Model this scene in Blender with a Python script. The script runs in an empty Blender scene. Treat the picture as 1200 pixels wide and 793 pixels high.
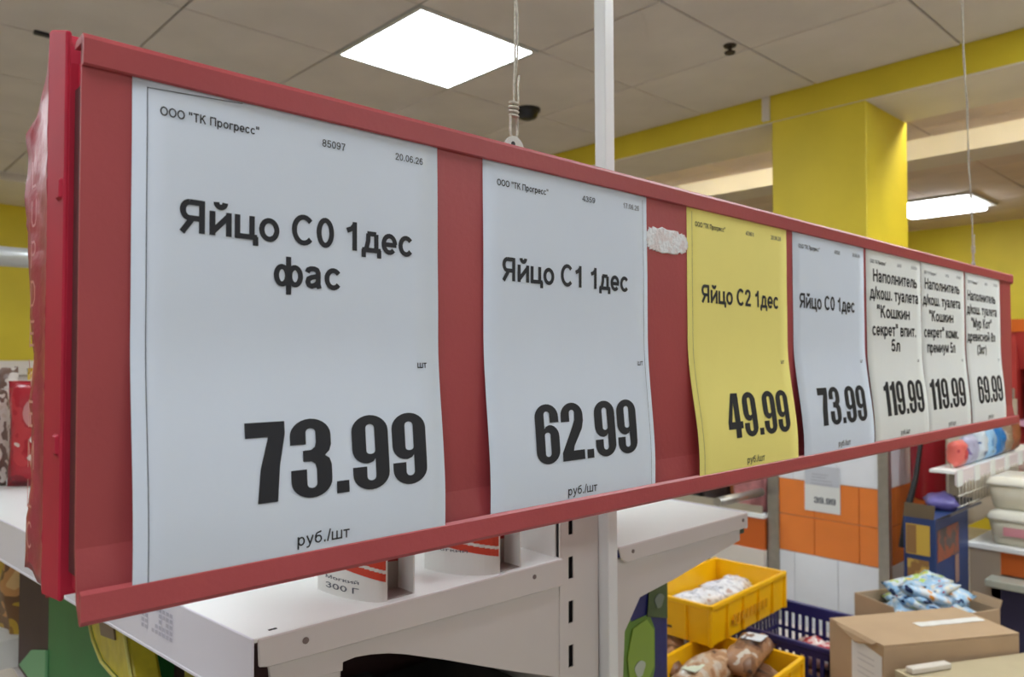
import bpy, bmesh, math, random
from mathutils import Vector, Matrix, noise
random.seed(7)
scn = bpy.context.scene
COL = scn.collection
EYE = 1.6
PI = math.pi

# ------------------------------------------------------------------ camera, world, exposure
F_PX = 890.0
cam_d = bpy.data.cameras.new('camera')
cam_d.sensor_width = 36.0
cam_d.lens = 36.0 * F_PX / 1200.0
cam_d.clip_start = 0.02
cam_d.dof.use_dof = True
cam_d.dof.focus_distance = 0.60
cam_d.dof.aperture_fstop = 11.0
cam = bpy.data.objects.new('camera', cam_d)
COL.objects.link(cam)
AZ, PITCH = math.radians(46.96), math.atan2(21.5, F_PX)
cam.location = (0, 0, EYE)
cam.rotation_euler = (PI / 2 + PITCH, 0, AZ - PI / 2)
scn.camera = cam
world = bpy.data.worlds.new('world')
scn.world = world
world.use_nodes = True
world.node_tree.nodes['Background'].inputs[0].default_value = (0.9, 0.95, 1.0, 1)
world.node_tree.nodes['Background'].inputs[1].default_value = 0.12
scn.view_settings.view_transform = 'Standard'
scn.view_settings.look = 'None'
scn.view_settings.gamma = 1.0
scn.view_settings.exposure = 0.0
LAMP = 17.0          # radiance of the ceiling light diffusers


# ------------------------------------------------------------------ helpers
def lin(c):
    return tuple(((v / 255) / 12.92 if v / 255 <= 0.04045 else ((v / 255 + 0.055) / 1.055) ** 2.4) for v in c)


MATS = {}


def mat(name, rgb, rough=0.5, var=0.0, scale=20.0, bump=0.0, bscale=60.0, metal=0.0, emit=None, alpha=None, trans=0.0,
        rgb2=None, spec=0.5, coord='Object'):
    """procedural principled material; rgb in sRGB 0-255"""
    if name in MATS:
        return MATS[name]
    m = bpy.data.materials.new(name)
    m.use_nodes = True
    nt = m.node_tree
    b = nt.nodes['Principled BSDF']
    b.inputs['Roughness'].default_value = rough
    b.inputs['Metallic'].default_value = metal
    b.inputs['Specular IOR Level'].default_value = spec
    c = lin(rgb)
    tc = nt.nodes.new('ShaderNodeTexCoord')
    if var > 0 or rgb2:
        nz = nt.nodes.new('ShaderNodeTexNoise')
        nz.inputs['Scale'].default_value = scale
        nz.inputs['Detail'].default_value = 5
        nt.links.new(tc.outputs[coord], nz.inputs['Vector'])
        cr = nt.nodes.new('ShaderNodeValToRGB')
        cr.color_ramp.elements[0].position = 0.35 if not rgb2 else 0.46
        cr.color_ramp.elements[1].position = 0.65 if not rgb2 else 0.54
        if rgb2:
            d = lin(rgb2)
            cr.color_ramp.elements[0].color = (*c, 1)
            cr.color_ramp.elements[1].color = (*d, 1)
        else:
            cr.color_ramp.elements[0].color = tuple(max(0, v * (1 - var)) for v in c) + (1,)
            cr.color_ramp.elements[1].color = tuple(min(1, v * (1 + var)) for v in c) + (1,)
        nt.links.new(nz.outputs['Fac'], cr.inputs['Fac'])
        nt.links.new(cr.outputs['Color'], b.inputs['Base Color'])
    else:
        b.inputs['Base Color'].default_value = (*c, 1)
    if bump > 0:
        n2 = nt.nodes.new('ShaderNodeTexNoise')
        n2.inputs['Scale'].default_value = bscale
        n2.inputs['Detail'].default_value = 4
        nt.links.new(tc.outputs[coord], n2.inputs['Vector'])
        bp = nt.nodes.new('ShaderNodeBump')
        bp.inputs['Strength'].default_value = bump
        bp.inputs['Distance'].default_value = 0.003
        nt.links.new(n2.outputs['Fac'], bp.inputs['Height'])
        nt.links.new(bp.outputs['Normal'], b.inputs['Normal'])
    if emit:
        b.inputs['Emission Color'].default_value = (*emit[0], 1)
        b.inputs['Emission Strength'].default_value = emit[1]
    if trans:
        b.inputs['Transmission Weight'].default_value = trans
    if alpha is not None:
        b.inputs['Alpha'].default_value = alpha
    MATS[name] = m
    return m


def blot(name, cols, scale=30.0, rough=0.35, bump=0.25, seed=0.0, metal=0.0):
    """printed wrapper: constant-step colour ramp over noise"""
    if name in MATS:
        return MATS[name]
    m = bpy.data.materials.new(name)
    m.use_nodes = True
    nt = m.node_tree
    b = nt.nodes['Principled BSDF']
    b.inputs['Roughness'].default_value = rough
    b.inputs['Metallic'].default_value = metal
    tc = nt.nodes.new('ShaderNodeTexCoord')
    oi = nt.nodes.new('ShaderNodeObjectInfo')
    mp = nt.nodes.new('ShaderNodeMapping')
    mp.inputs['Location'].default_value = (seed, seed * 1.7, 0)
    nt.links.new(tc.outputs['Object'], mp.inputs['Vector'])
    nz = nt.nodes.new('ShaderNodeTexNoise')
    nz.noise_dimensions = '4D'
    nz.inputs['Scale'].default_value = scale
    nz.inputs['Detail'].default_value = 1.5
    ml = nt.nodes.new('ShaderNodeMath')
    ml.operation = 'MULTIPLY'
    ml.inputs[1].default_value = 37.0
    nt.links.new(oi.outputs['Random'], ml.inputs[0])
    nt.links.new(ml.outputs[0], nz.inputs['W'])
    nt.links.new(mp.outputs['Vector'], nz.inputs['Vector'])
    cr = nt.nodes.new('ShaderNodeValToRGB')
    cr.color_ramp.interpolation = 'CONSTANT'
    es = cr.color_ramp.elements
    n = len(cols)
    ps = [0.0] + [0.36 + 0.30 * i / max(1, n - 2) for i in range(n - 1)]
    es[0].position = 0
    es[0].color = (*lin(cols[0]), 1)
    es[1].position = ps[1]
    es[1].color = (*lin(cols[1]), 1)
    for i in range(2, n):
        e = es.new(ps[i])
        e.color = (*lin(cols[i]), 1)
    nt.links.new(nz.outputs['Fac'], cr.inputs['Fac'])
    nt.links.new(cr.outputs['Color'], b.inputs['Base Color'])
    if bump:
        n2 = nt.nodes.new('ShaderNodeTexNoise')
        n2.inputs['Scale'].default_value = 50
        nt.links.new(tc.outputs['Object'], n2.inputs['Vector'])
        bp = nt.nodes.new('ShaderNodeBump')
        bp.inputs['Strength'].default_value = bump
        bp.inputs['Distance'].default_value = 0.004
        nt.links.new(n2.outputs['Fac'], bp.inputs['Height'])
        nt.links.new(bp.outputs['Normal'], b.inputs['Normal'])
    MATS[name] = m
    return m


class MB:
    """collects shapes into one mesh"""

    def __init__(self):
        self.v, self.f, self.sm = [], [], []

    def add(self, vs, fs, smooth=False):
        o = len(self.v)
        self.v += [tuple(p) for p in vs]
        self.f += [tuple(i + o for i in f) for f in fs]
        self.sm += [smooth] * len(fs)
        return self

    def box(self, x0, x1, y0, y1, z0, z1):
        vs = [(x0, y0, z0), (x1, y0, z0), (x1, y1, z0), (x0, y1, z0), (x0, y0, z1), (x1, y0, z1), (x1, y1, z1), (x0, y1, z1)]
        return self.add(vs, [(3, 2, 1, 0), (4, 5, 6, 7), (0, 1, 5, 4), (1, 2, 6, 5), (2, 3, 7, 6), (3, 0, 4, 7)])

    def prism(self, poly, a0, a1, axis):
        """poly in the other two axes (order x,y,z without axis), extruded a0..a1 along axis"""
        def P(p, a):
            q = list(p)
            q.insert(axis, a)
            return tuple(q)
        n = len(poly)
        vs = [P(p, a0) for p in poly] + [P(p, a1) for p in poly]
        fs = [tuple(range(n))[::-1], tuple(range(n, 2 * n))] + [(i, (i + 1) % n, n + (i + 1) % n, n + i) for i in range(n)]
        return self.add(vs, fs)

    def tube(self, pts, r, n=8, cap=True):
        pts = [Vector(p) for p in pts]
        rr = r if isinstance(r, (list, tuple)) else [r] * len(pts)
        vs, fs = [], []
        for i, p in enumerate(pts):
            d = (pts[min(i + 1, len(pts) - 1)] - pts[max(i - 1, 0)]).normalized()
            a = d.orthogonal().normalized() if i == 0 else (a - d * a.dot(d)).normalized()
            b = d.cross(a)
            for k in range(n):
                t = 2 * PI * k / n
                vs.append(p + (a * math.cos(t) + b * math.sin(t)) * rr[i])
        for i in range(len(pts) - 1):
            for k in range(n):
                fs.append((i * n + k, i * n + (k + 1) % n, (i + 1) * n + (k + 1) % n, (i + 1) * n + k))
        self.add(vs, fs, True)
        if cap:
            o = len(self.v) - len(vs)
            self.f += [tuple(o + k for k in range(n))[::-1], tuple(o + (len(pts) - 1) * n + k for k in range(n))]
            self.sm += [False, False]
        return self

    def lathe(self, prof, c=(0, 0, 0), n=20):
        vs, fs = [], []
        for r, z in prof:
            for k in range(n):
                t = 2 * PI * k / n
                vs.append((c[0] + r * math.cos(t), c[1] + r * math.sin(t), c[2] + z))
        for i in range(len(prof) - 1):
            for k in range(n):
                fs.append((i * n + k, i * n + (k + 1) % n, (i + 1) * n + (k + 1) % n, (i + 1) * n + k))
        self.add(vs, fs, True)
        o = len(self.v) - len(vs)
        self.f += [tuple(o + k for k in range(n))[::-1], tuple(o + (len(prof) - 1) * n + k for k in range(n))]
        self.sm += [False, False]
        return self

    def mesh(self, name, bevel=0.0, seg=1, fix=True):
        me = bpy.data.meshes.new(name)
        me.from_pydata(self.v, [], self.f)
        for p, s in zip(me.polygons, self.sm):
            p.use_smooth = s
        if bevel or fix:
            bm = bmesh.new()
            bm.from_mesh(me)
            if bevel:
                bmesh.ops.bevel(bm, geom=[e for e in bm.edges if e.is_manifold and e.calc_face_angle(0) > 0.5], offset=bevel,
                                segments=seg, profile=0.5, affect='EDGES', clamp_overlap=True)
            bmesh.ops.recalc_face_normals(bm, faces=bm.faces)
            bm.to_mesh(me)
            bm.free()
        me.update()
        return me


def link(name, me, m, parent=None, loc=None, rot=None):
    o = bpy.data.objects.new(name, me)
    COL.objects.link(o)
    if m is not None and hasattr(me, 'materials') and len(me.materials) == 0:
        me.materials.append(m)
    if loc:
        o.location = loc
    if rot:
        o.rotation_euler = rot
    if parent:
        o.parent = parent
    return o


def part(name, mb, m, parent, bevel=0.0, seg=1, **k):
    return link(name, mb.mesh(name, bevel, seg), m, parent, **k)


def tag(o, label, cat, group=None, kind=None):
    o['label'] = label
    o['category'] = cat
    if group:
        o['group'] = group
    if kind:
        o['kind'] = kind
    return o


def thing(name, label, cat, loc=(0, 0, 0), rz=0.0, group=None):
    o = bpy.data.objects.new(name, None)
    o.empty_display_size = 0.05
    COL.objects.link(o)
    o.location = loc
    o.rotation_euler = (0, 0, rz)
    return tag(o, label, cat, group)


def struct(name, mb, m, bevel=0.0):
    o = link(name, mb.mesh(name, bevel), m)
    o['kind'] = 'structure'
    return o


def smooth(t):
    t = max(0.0, min(1.0, t))
    return t * t * (3 - 2 * t)


# ------------------------------------------------------------------ materials
M_CEIL = mat('ceiling_board', (222, 214, 208), 0.9, 0.05, 3.0, 0.5, 120)
M_GRID = mat('ceiling_joint', (120, 110, 100), 0.8)
M_YEL = mat('yellow_paint', (226, 204, 50), 0.55, 0.05, 3)
M_WHITE_P = mat('white_paint', (228, 220, 210), 0.7, 0.03, 4)
M_FLOOR = mat('floor_stone', (176, 168, 158), 0.35, 0.12, 6)
M_LIGHT = mat('lamp_diffuser', (255, 255, 255), 0.5, emit=((0.93, 0.995, 1.05), LAMP))
M_LFRAME = mat('lamp_frame', (215, 215, 212), 0.5)
M_RED = mat('matte_red_plastic', (170, 71, 75), 0.45, 0.035, 14, 0.08, 200)
M_RED2 = mat('glossy_red_plastic', (176, 38, 60), 0.6, 0.06, 20, spec=0.2)
M_FILM = mat('crumpled_red_film', (166, 62, 74), 0.36, 0.12, 25, 0.6, 45, spec=0.35)
M_PAPER = mat('white_paper', (216, 225, 238), 0.8, 0.015, 8, 0.15, 30)
M_PAPERW = mat('white_paper_warm', (232, 234, 230), 0.8, 0.015, 8, 0.15, 30)
M_PAPERY = mat('yellow_paper', (244, 230, 130), 0.8, 0.02, 8, 0.15, 30)
M_INK = mat('black_ink', (24, 26, 34), 0.6)
M_INKG = mat('grey_ink', (88, 92, 102), 0.7)
M_SHELF = mat('white_enamel', (249, 252, 251), 0.35, 0.015, 5)
M_LIP = mat('white_shelf_edge', (232, 230, 242), 0.3, 0.01, 5)
M_STEEL_W = mat('grey_white_enamel', (214, 208, 204), 0.42, 0.02, 6)
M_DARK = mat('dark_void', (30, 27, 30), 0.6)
M_STEEL = mat('brushed_steel', (175, 172, 165), 0.35, 0.06, 30, metal=0.8)
M_CARD = mat('brown_cardboard', (184, 156, 124), 0.8, 0.04, 9)
M_CARD2 = mat('greyish_cardboard', (186, 172, 140), 0.8, 0.04, 9)
M_TAPE = mat('tape_painted_sheen', (250, 248, 242), 0.08)  # near-white colour paints in the sheen on the tape
M_YCR = mat('yellow_crate_plastic', (255, 192, 10), 0.35, 0.05, 12)
M_BLUE = mat('navy_basket_plastic', (44, 42, 104), 0.35)
M_ORT = mat('orange_tile', (244, 138, 62), 0.25, 0.03, 7)
M_WHT = mat('white_tile', (242, 246, 252), 0.22, 0.02, 7)
M_GROUT = mat('tile_grout', (196, 178, 162), 0.85)
M_CABLE = mat('grey_cord', (196, 190, 176), 0.6, 0.2, 300)
M_CLIP = mat('clear_grey_plastic', (190, 190, 184), 0.25)


# ------------------------------------------------------------------ room
struct('floor', MB().box(-4, 8.3, -4, 7.3, -0.06, 0), M_FLOOR)
ceiling = struct('ceiling', MB().box(-4, 8.3, -4, 7.3, 2.866, 2.93), M_GRID)
tile_me = MB().box(-0.2985, 0.2985, -0.2965, 0.2965, 0, 0.016).mesh('ceiling_tile', 0.003)
LAMPS = [(1.885, 2.475), (-0.545, 0.06), (1.885, 0.06), (-0.545, -2.35), (1.885, -2.35), (1.885, 4.9), (-0.545, 4.9), (-0.545, 2.475), (-2.97, 0.06), (3.095, 0.06), (3.095, -2.35), (-1.755, 5.5)]  # first panel is the visible one; the others are unseen, added for brightness
gx0, gy0, gp = 1.5825, 2.175, 0.605
for i in range(-9, 3):
    for j in range(-10, 9):
        cx, cy = gx0 + gp * (i + 0.5), gy0 + 0.6 * (j + 0.5)
        if cx > 3.375 - 0.1 or cy > 7.0:
            continue
        if any(abs(cx - a) < 0.25 and abs(cy - b) < 0.25 for a, b in LAMPS):
            continue
        if cx + 0.3 > 3.375:
            continue
        link('ceiling_tile', tile_me, M_CEIL, ceiling, (cx, cy, 2.85))
# narrow cut tiles against the beam
x_last = max(gx0 + gp * (i + 1) for i in range(-9, 3) if gx0 + gp * (i + 0.5) + 0.3 <= 3.375)
if 3.375 - x_last > 0.02:
    cut_me = MB().box(x_last + 0.004, 3.374, -0.2965, 0.2965, 0, 0.016).mesh('ceiling_tile', 0.003)
    for j in range(-10, 9):
        cy = gy0 + 0.6 * (j + 0.5)
        if cy < 7.0:
            link('ceiling_tile', cut_me, M_CEIL, ceiling, (0, cy, 2.85))
# plastered ceiling beyond the beam
far_tile = MB().box(-0.2985, 0.2985, -0.2965, 0.2965, 0, 0.016).mesh('ceiling_tile', 0.003)
M_CEIL2 = mat('ceiling_board_far', (222, 204, 192), 0.9, 0.06, 2.5)
for i in range(7):
    for j in range(-6, 9):
        cx, cy = 3.87 + 0.605 * (i + 0.5), 0.30 + 0.6 * (j + 0.5)
        if cx > 8.1 or cy > 7.0:
            continue
        link('ceiling_tile', far_tile, M_CEIL2, ceiling, (cx, cy, 2.85))

struct('wall_left', MB().box(-4, 8.3, 7.07, 7.25, 0, 2.93), M_YEL)
struct('wall_far', MB().box(8.05, 8.25, -4, 7.07, 0, 2.93), M_YEL)
struct('wall_right', MB().box(-4, 8.05, -4.2, -4.0, 0, 2.93), M_WHITE_P)
struct('wall_back', MB().box(-4.2, -4.0, -4.0, 7.07, 0, 2.93), M_WHITE_P)
struct('trim_1', MB().box(-4, 3.3, 6.1, 7.07, 2.80, 2.862), M_WHITE_P)
beam = struct('trim_2', MB().box(3.378, 3.83, -4, 7.07, 2.726, 2.866), M_YEL)
part('beam_soffit', MB().box(3.381, 3.832, -3.99, 7.06, 2.720, 2.7262), M_WHITE_P, beam)
beam2 = struct('trim_3', MB().box(4.66, 4.95, -4, 7.07, 2.735, 2.866), M_WHITE_P)
column = struct('trim_4', MB().box(3.376, 3.852, 1.351, 1.792, 0, 2.722), M_YEL, 0.004)
column['label'] = 'square yellow column under the yellow beam with tiled foot'
part('conduit', MB().box(3.362, 3.385, 1.80, 1.835, 2.735, 2.848), M_WHITE_P, column)
# tiled foot of the column: running bond of orange and white tiles, each a piece
foot = part('tile_bed', MB().box(3.356, 3.87, 1.285, 1.80, 0, 1.62), M_GROUT, column)


def clad_tiles():
    zb = [0.0, 0.03, 0.366, 0.704, 0.872, 1.036, 1.33, 1.615]
    kinds = ['w', 'w', 'w', 'o', 'o', 'w', 'w']
    shift = [0, 0.1, 0, 0.105, 0.105, 0.0, 0.1]
    for r in range(7):
        z0, z1 = zb[r] + 0.0015, zb[r + 1] - 0.0015
        m = M_ORT if kinds[r] == 'o' else M_WHT
        cuts = [1.29] + [c for c in [1.283 + shift[r] + 0.2 * k for k in range(4)] if 1.31 < c < 1.78] + [1.795]
        for a, b in zip(cuts, cuts[1:]):
            part('tile', MB().box(3.350, 3.3575, a + 0.0012, b - 0.0012, z0, z1), m, column, 0.0012)
        cuts = [3.36] + [c for c in [3.36 + shift[r] + 0.2 * k for k in range(4)] if 3.39 < c < 3.85] + [3.868]
        for a, b in zip(cuts, cuts[1:]):
            part('tile', MB().box(a + 0.0012, b - 0.0012, 1.279, 1.2865, z0, z1), m, column, 0.0012)


clad_tiles()
part('corner_guard', MB().prism([(3.340, 1.262), (3.388, 1.268), (3.388, 1.2785), (3.352, 1.2785), (3.352, 1.306), (3.342, 1.306)], 0.0, 1.6, 2), M_STEEL, column)
part('corner_guard', MB().prism([(3.342, 1.755), (3.3495, 1.755), (3.3495, 1.803), (3.39, 1.803), (3.39, 1.811), (3.342, 1.811)], 0.0, 1.6, 2), M_STEEL, column)

# ------------------------------------------------------------------ ceiling lights
def ceiling_light(x, y, label, group=None):
    t = thing('ceiling_light', label, 'light', (x, y, 2.85), group=group)
    f = MB()
    for a, b, c, d in ((-0.298, 0.298, -0.296, -0.278), (-0.298, 0.298, 0.278, 0.296), (-0.298, -0.280, -0.278, 0.278), (0.280, 0.298, -0.278, 0.278)):
        f.box(a, b, c, d, -0.004, 0.014)
    part('frame', f, M_LFRAME, t)
    part('diffuser', MB().box(-0.281, 0.281, -0.279, 0.279, -0.002, 0.006), M_LIGHT, t)
    return t


for k, (x, y) in enumerate(LAMPS):
    if k == 0:
        ceiling_light(x, y, 'square white ceiling light panel above the long red price sign')
    else:
        ceiling_light(x, y, 'unseen square light panel added to brighten the room, outside the picture or behind the sign', 'added unseen ceiling light panels')
t = thing('ceiling_light', 'long glowing ceiling lamp right of the yellow column, beyond the beam', 'light', (6.76, 2.14, 2.85))
part('housing', MB().box(-0.33, 0.33, -0.34, 0.33, -0.02, 0.0), M_LFRAME, t, 0.004)
part('diffuser', MB().box(-0.29, 0.29, -0.28, 0.30, -0.055, -0.02), M_LIGHT, t, 0.025, 3)
for y0, y1 in ((1.85, 3.4), (-0.6, 1.25)):
    t = thing('batten_light', 'strip lamp tucked behind the yellow beam, hidden from view', 'light', (3.93, y0, 2.82), group='strip lamps hidden behind the yellow beam')
    part('tube', MB().box(-0.03, 0.03, 0, y1 - y0, 0.0, 0.028), mat('tube_glow', (255, 255, 255), 0.5, emit=((1.0, 0.99, 0.88), LAMP * 1.8)), t)
# small dark ceiling fittings
d = thing('dome_camera', 'small black dome on the ceiling beside the sign cord', 'camera', (2.656, 2.73, 2.85))
part('dome', MB().lathe([(0.02, -0.055), (0.045, -0.045), (0.056, -0.02), (0.058, 0.0)]), mat('black_dome', (28, 28, 34), 0.3), d)
part('base', MB().lathe([(0.064, -0.012), (0.066, 0.0)]), mat('black_base', (40, 38, 42), 0.5), d)
d = thing('sprinkler', 'tiny dark sprinkler head on the ceiling left of the yellow column', 'sprinkler', (2.70, 1.61, 2.85))
part('stem', MB().lathe([(0.008, -0.03), (0.008, 0)]), mat('dark_brass', (60, 48, 40), 0.5), d)
part('plate', MB().lathe([(0.02, -0.034), (0.022, -0.028)]), MATS['dark_brass'], d)
part('flange', MB().lathe([(0.024, -0.006), (0.026, 0)]), MATS['dark_brass'], d)
tag(link('cable_clip', MB().box(-0.03, 0.03, -0.012, 0.012, -0.014, 0).mesh('cable_clip', 0.003), MATS['black_base'], None, (0.656, 3.354, 2.85)),
    'small black clip on the ceiling above the sign\'s left end', 'clip')

# ------------------------------------------------------------------ the price sign
SY = 0.4445          # face of the red backing
sign = thing('price_sign', 'long red plastic price sign hung on cords, holding a row of price sheets', 'sign', (0.105, SY, EYE - 0.139))
sx, sz = 0.105, EYE - 0.139
L = 1.728
SEGX = 24


def extr(prof, x0, x1, n=SEGX, wob=0.0):
    """profile (y,z) world, swept along x with a slight waviness"""
    m = MB()
    k = len(prof)
    vs, fs = [], []
    for i in range(n + 1):
        x = x0 + (x1 - x0) * i / n
        for (y, z) in prof:
            w = wob * noise.noise(Vector((x * 5, 3.1, 0)))
            vs.append((x - sx, y - SY + w, z - sz))
    for i in range(n):
        for j in range(k):
            fs.append((i * k + j, i * k + (j + 1) % k, (i + 1) * k + (j + 1) % k, (i + 1) * k + j))
    fs += [tuple(range(k))[::-1], tuple(n * k + j for j in range(k))]
    m.add(vs, fs)
    return m


E = EYE
X1 = sx + L
# backing sheet with the outward kick above the lower rail
part('backing', extr([(0.4445, E + 0.168), (0.4465, E + 0.168), (0.4465, E - 0.100), (0.4420, E - 0.127), (0.4365, E - 0.136), (0.4350, E - 0.132), (0.4405, E - 0.122), (0.4445, E - 0.100)], sx, X1), M_RED, sign)
part('top_rail', extr([(0.4430, E + 0.1535), (0.4415, E + 0.1545), (0.4410, E + 0.1675), (0.4430, E + 0.1705), (0.4570, E + 0.1700), (0.4590, E + 0.1660), (0.4470, E + 0.1660), (0.4445, E + 0.1540)], sx, X1, wob=0.0006), M_RED, sign)
part('bottom_rail', extr([(0.4330, E - 0.1360), (0.4318, E - 0.1345), (0.4330, E - 0.1215), (0.4350, E - 0.1195), (0.4365, E - 0.1225), (0.4365, E - 0.1365), (0.4340, E - 0.1372)], sx, X1, wob=0.0006), M_RED, sign)
part('end_cap', MB().box(X1 - sx - 0.003, X1 - sx + 0.009, -0.004, 0.014, 0.290, 0.311), M_RED, sign, 0.003)
# rear holder of the double sided sign, glossy, and the torn film hanging off its end
rear = extr([(0.463, E + 0.150), (0.463, E + 0.160), (0.465, E + 0.1700), (0.503, E + 0.1900), (0.506, E + 0.1850), (0.506, E - 0.1300), (0.503, E - 0.138), (0.465, E - 0.128)], 0.104, X1 - 0.002)
part('rear_holder', rear, M_RED2, sign, 0.0)
spine = extr([(0.4465, E + 0.150), (0.4465, E + 0.158), (0.463, E + 0.160), (0.463, E + 0.146)], 0.108, X1 - 0.004)
part('top_bridge', spine, M_RED2, sign)
part('bottom_bridge', extr([(0.4465, E - 0.125), (0.4465, E - 0.118), (0.463, E - 0.116), (0.463, E - 0.124)], 0.108, X1 - 0.004), M_RED2, sign)
part('gap_shade_fill', extr([(0.4468, E + 0.145), (0.4625, E + 0.145), (0.4625, E - 0.115), (0.4468, E - 0.115)], 0.1062, X1 - 0.006), mat('deep_red_shadow', (84, 20, 30), 0.7), sign)  # dark red fill paints the shade in the gap at the sign's end
# channel end plate seen from the left
ep = MB()
ep.prism([(0.0205, 0.008), (0.060, 0.003), (0.060, 0.328), (0.056, 0.3285), (0.0205, 0.317)], -0.003, 0.0, 0)
part('end_plate', ep, M_RED2, sign, 0.001)
for zz in (0.225, 0.085):
    part('end_tab', MB().box(-0.0045, -0.001, 0.024, 0.034, zz, zz + 0.012), M_RED2, sign, 0.0015)


def film():
    nv, nu = 60, 9
    vs, fs = [], []
    for i in range(nv + 1):
        v = i / nv
        for j in range(nu + 1):
            u = j / nu
            ztop = 0.3275 - 0.047 * u ** 0.85
            zbot = 0.003 + 0.006 * u + 0.002 * math.sin(u * 9)
            z = zbot + (ztop - zbot) * v
            w = 0.033 + 0.012 * (1 - smooth(v * 4)) + 0.026 * smooth((v - 0.45) * 2.2) + 0.0022 * noise.noise(Vector((0, 0, z * 22)))
            y = 0.059 + w * u
            x = -0.003 + 0.0016 * noise.noise(Vector((z * 40, u * 3, 1))) * (0.3 + u) + 0.003 * math.sin(u * PI) + 0.0009 * noise.noise(Vector((z * 160, u * 9, 5)))
            vs.append((x, y, z))
    W = nu + 1
    for i in range(nv):
        for j in range(nu):
            fs.append((i * W + j, i * W + j + 1, (i + 1) * W + j + 1, (i + 1) * W + j))
    m = MB().add(vs, fs, True)
    me = m.mesh('torn_film')
    o = link('torn_film', me, M_FILM, sign)
    s = o.modifiers.new('thick', 'SOLIDIFY')
    s.thickness = 0.0014
    o['label'] = 'crumpled shiny red film with embossed letters'
    M_EMB = mat('pale_embossed_edge', (214, 140, 148), 0.3)
    zc = 0.262
    for ch in 'LUPDEVEMLC':
        me = text_mesh(ch, 0.10)
        zc -= 0.0235
        for v_ in me.vertices:
            v_.co = Vector((-0.0066, 0.0825 - v_.co.x / CAP * 0.0165, zc + v_.co.y / CAP * 0.0165))
        wf = link('embossed_letter', me, M_EMB, o)
        wf.data.update()
    return o


# ---- text -----------------------------------------------------------
def arc(cx, cy, rx, ry, a0, a1, n=7):
    return [(cx + rx * math.cos(math.radians(a0 + (a1 - a0) * i / n)), cy + ry * math.sin(math.radians(a0 + (a1 - a0) * i / n))) for i in range(n + 1)]


# ---- a plain grotesque alphabet drawn with strokes (cap height 1, x-height 0.73) ----
def ell(cx, cy, rx, ry, a0, a1, n=18):
    return arc(cx, cy, rx, ry, a0, a1, n)


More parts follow.
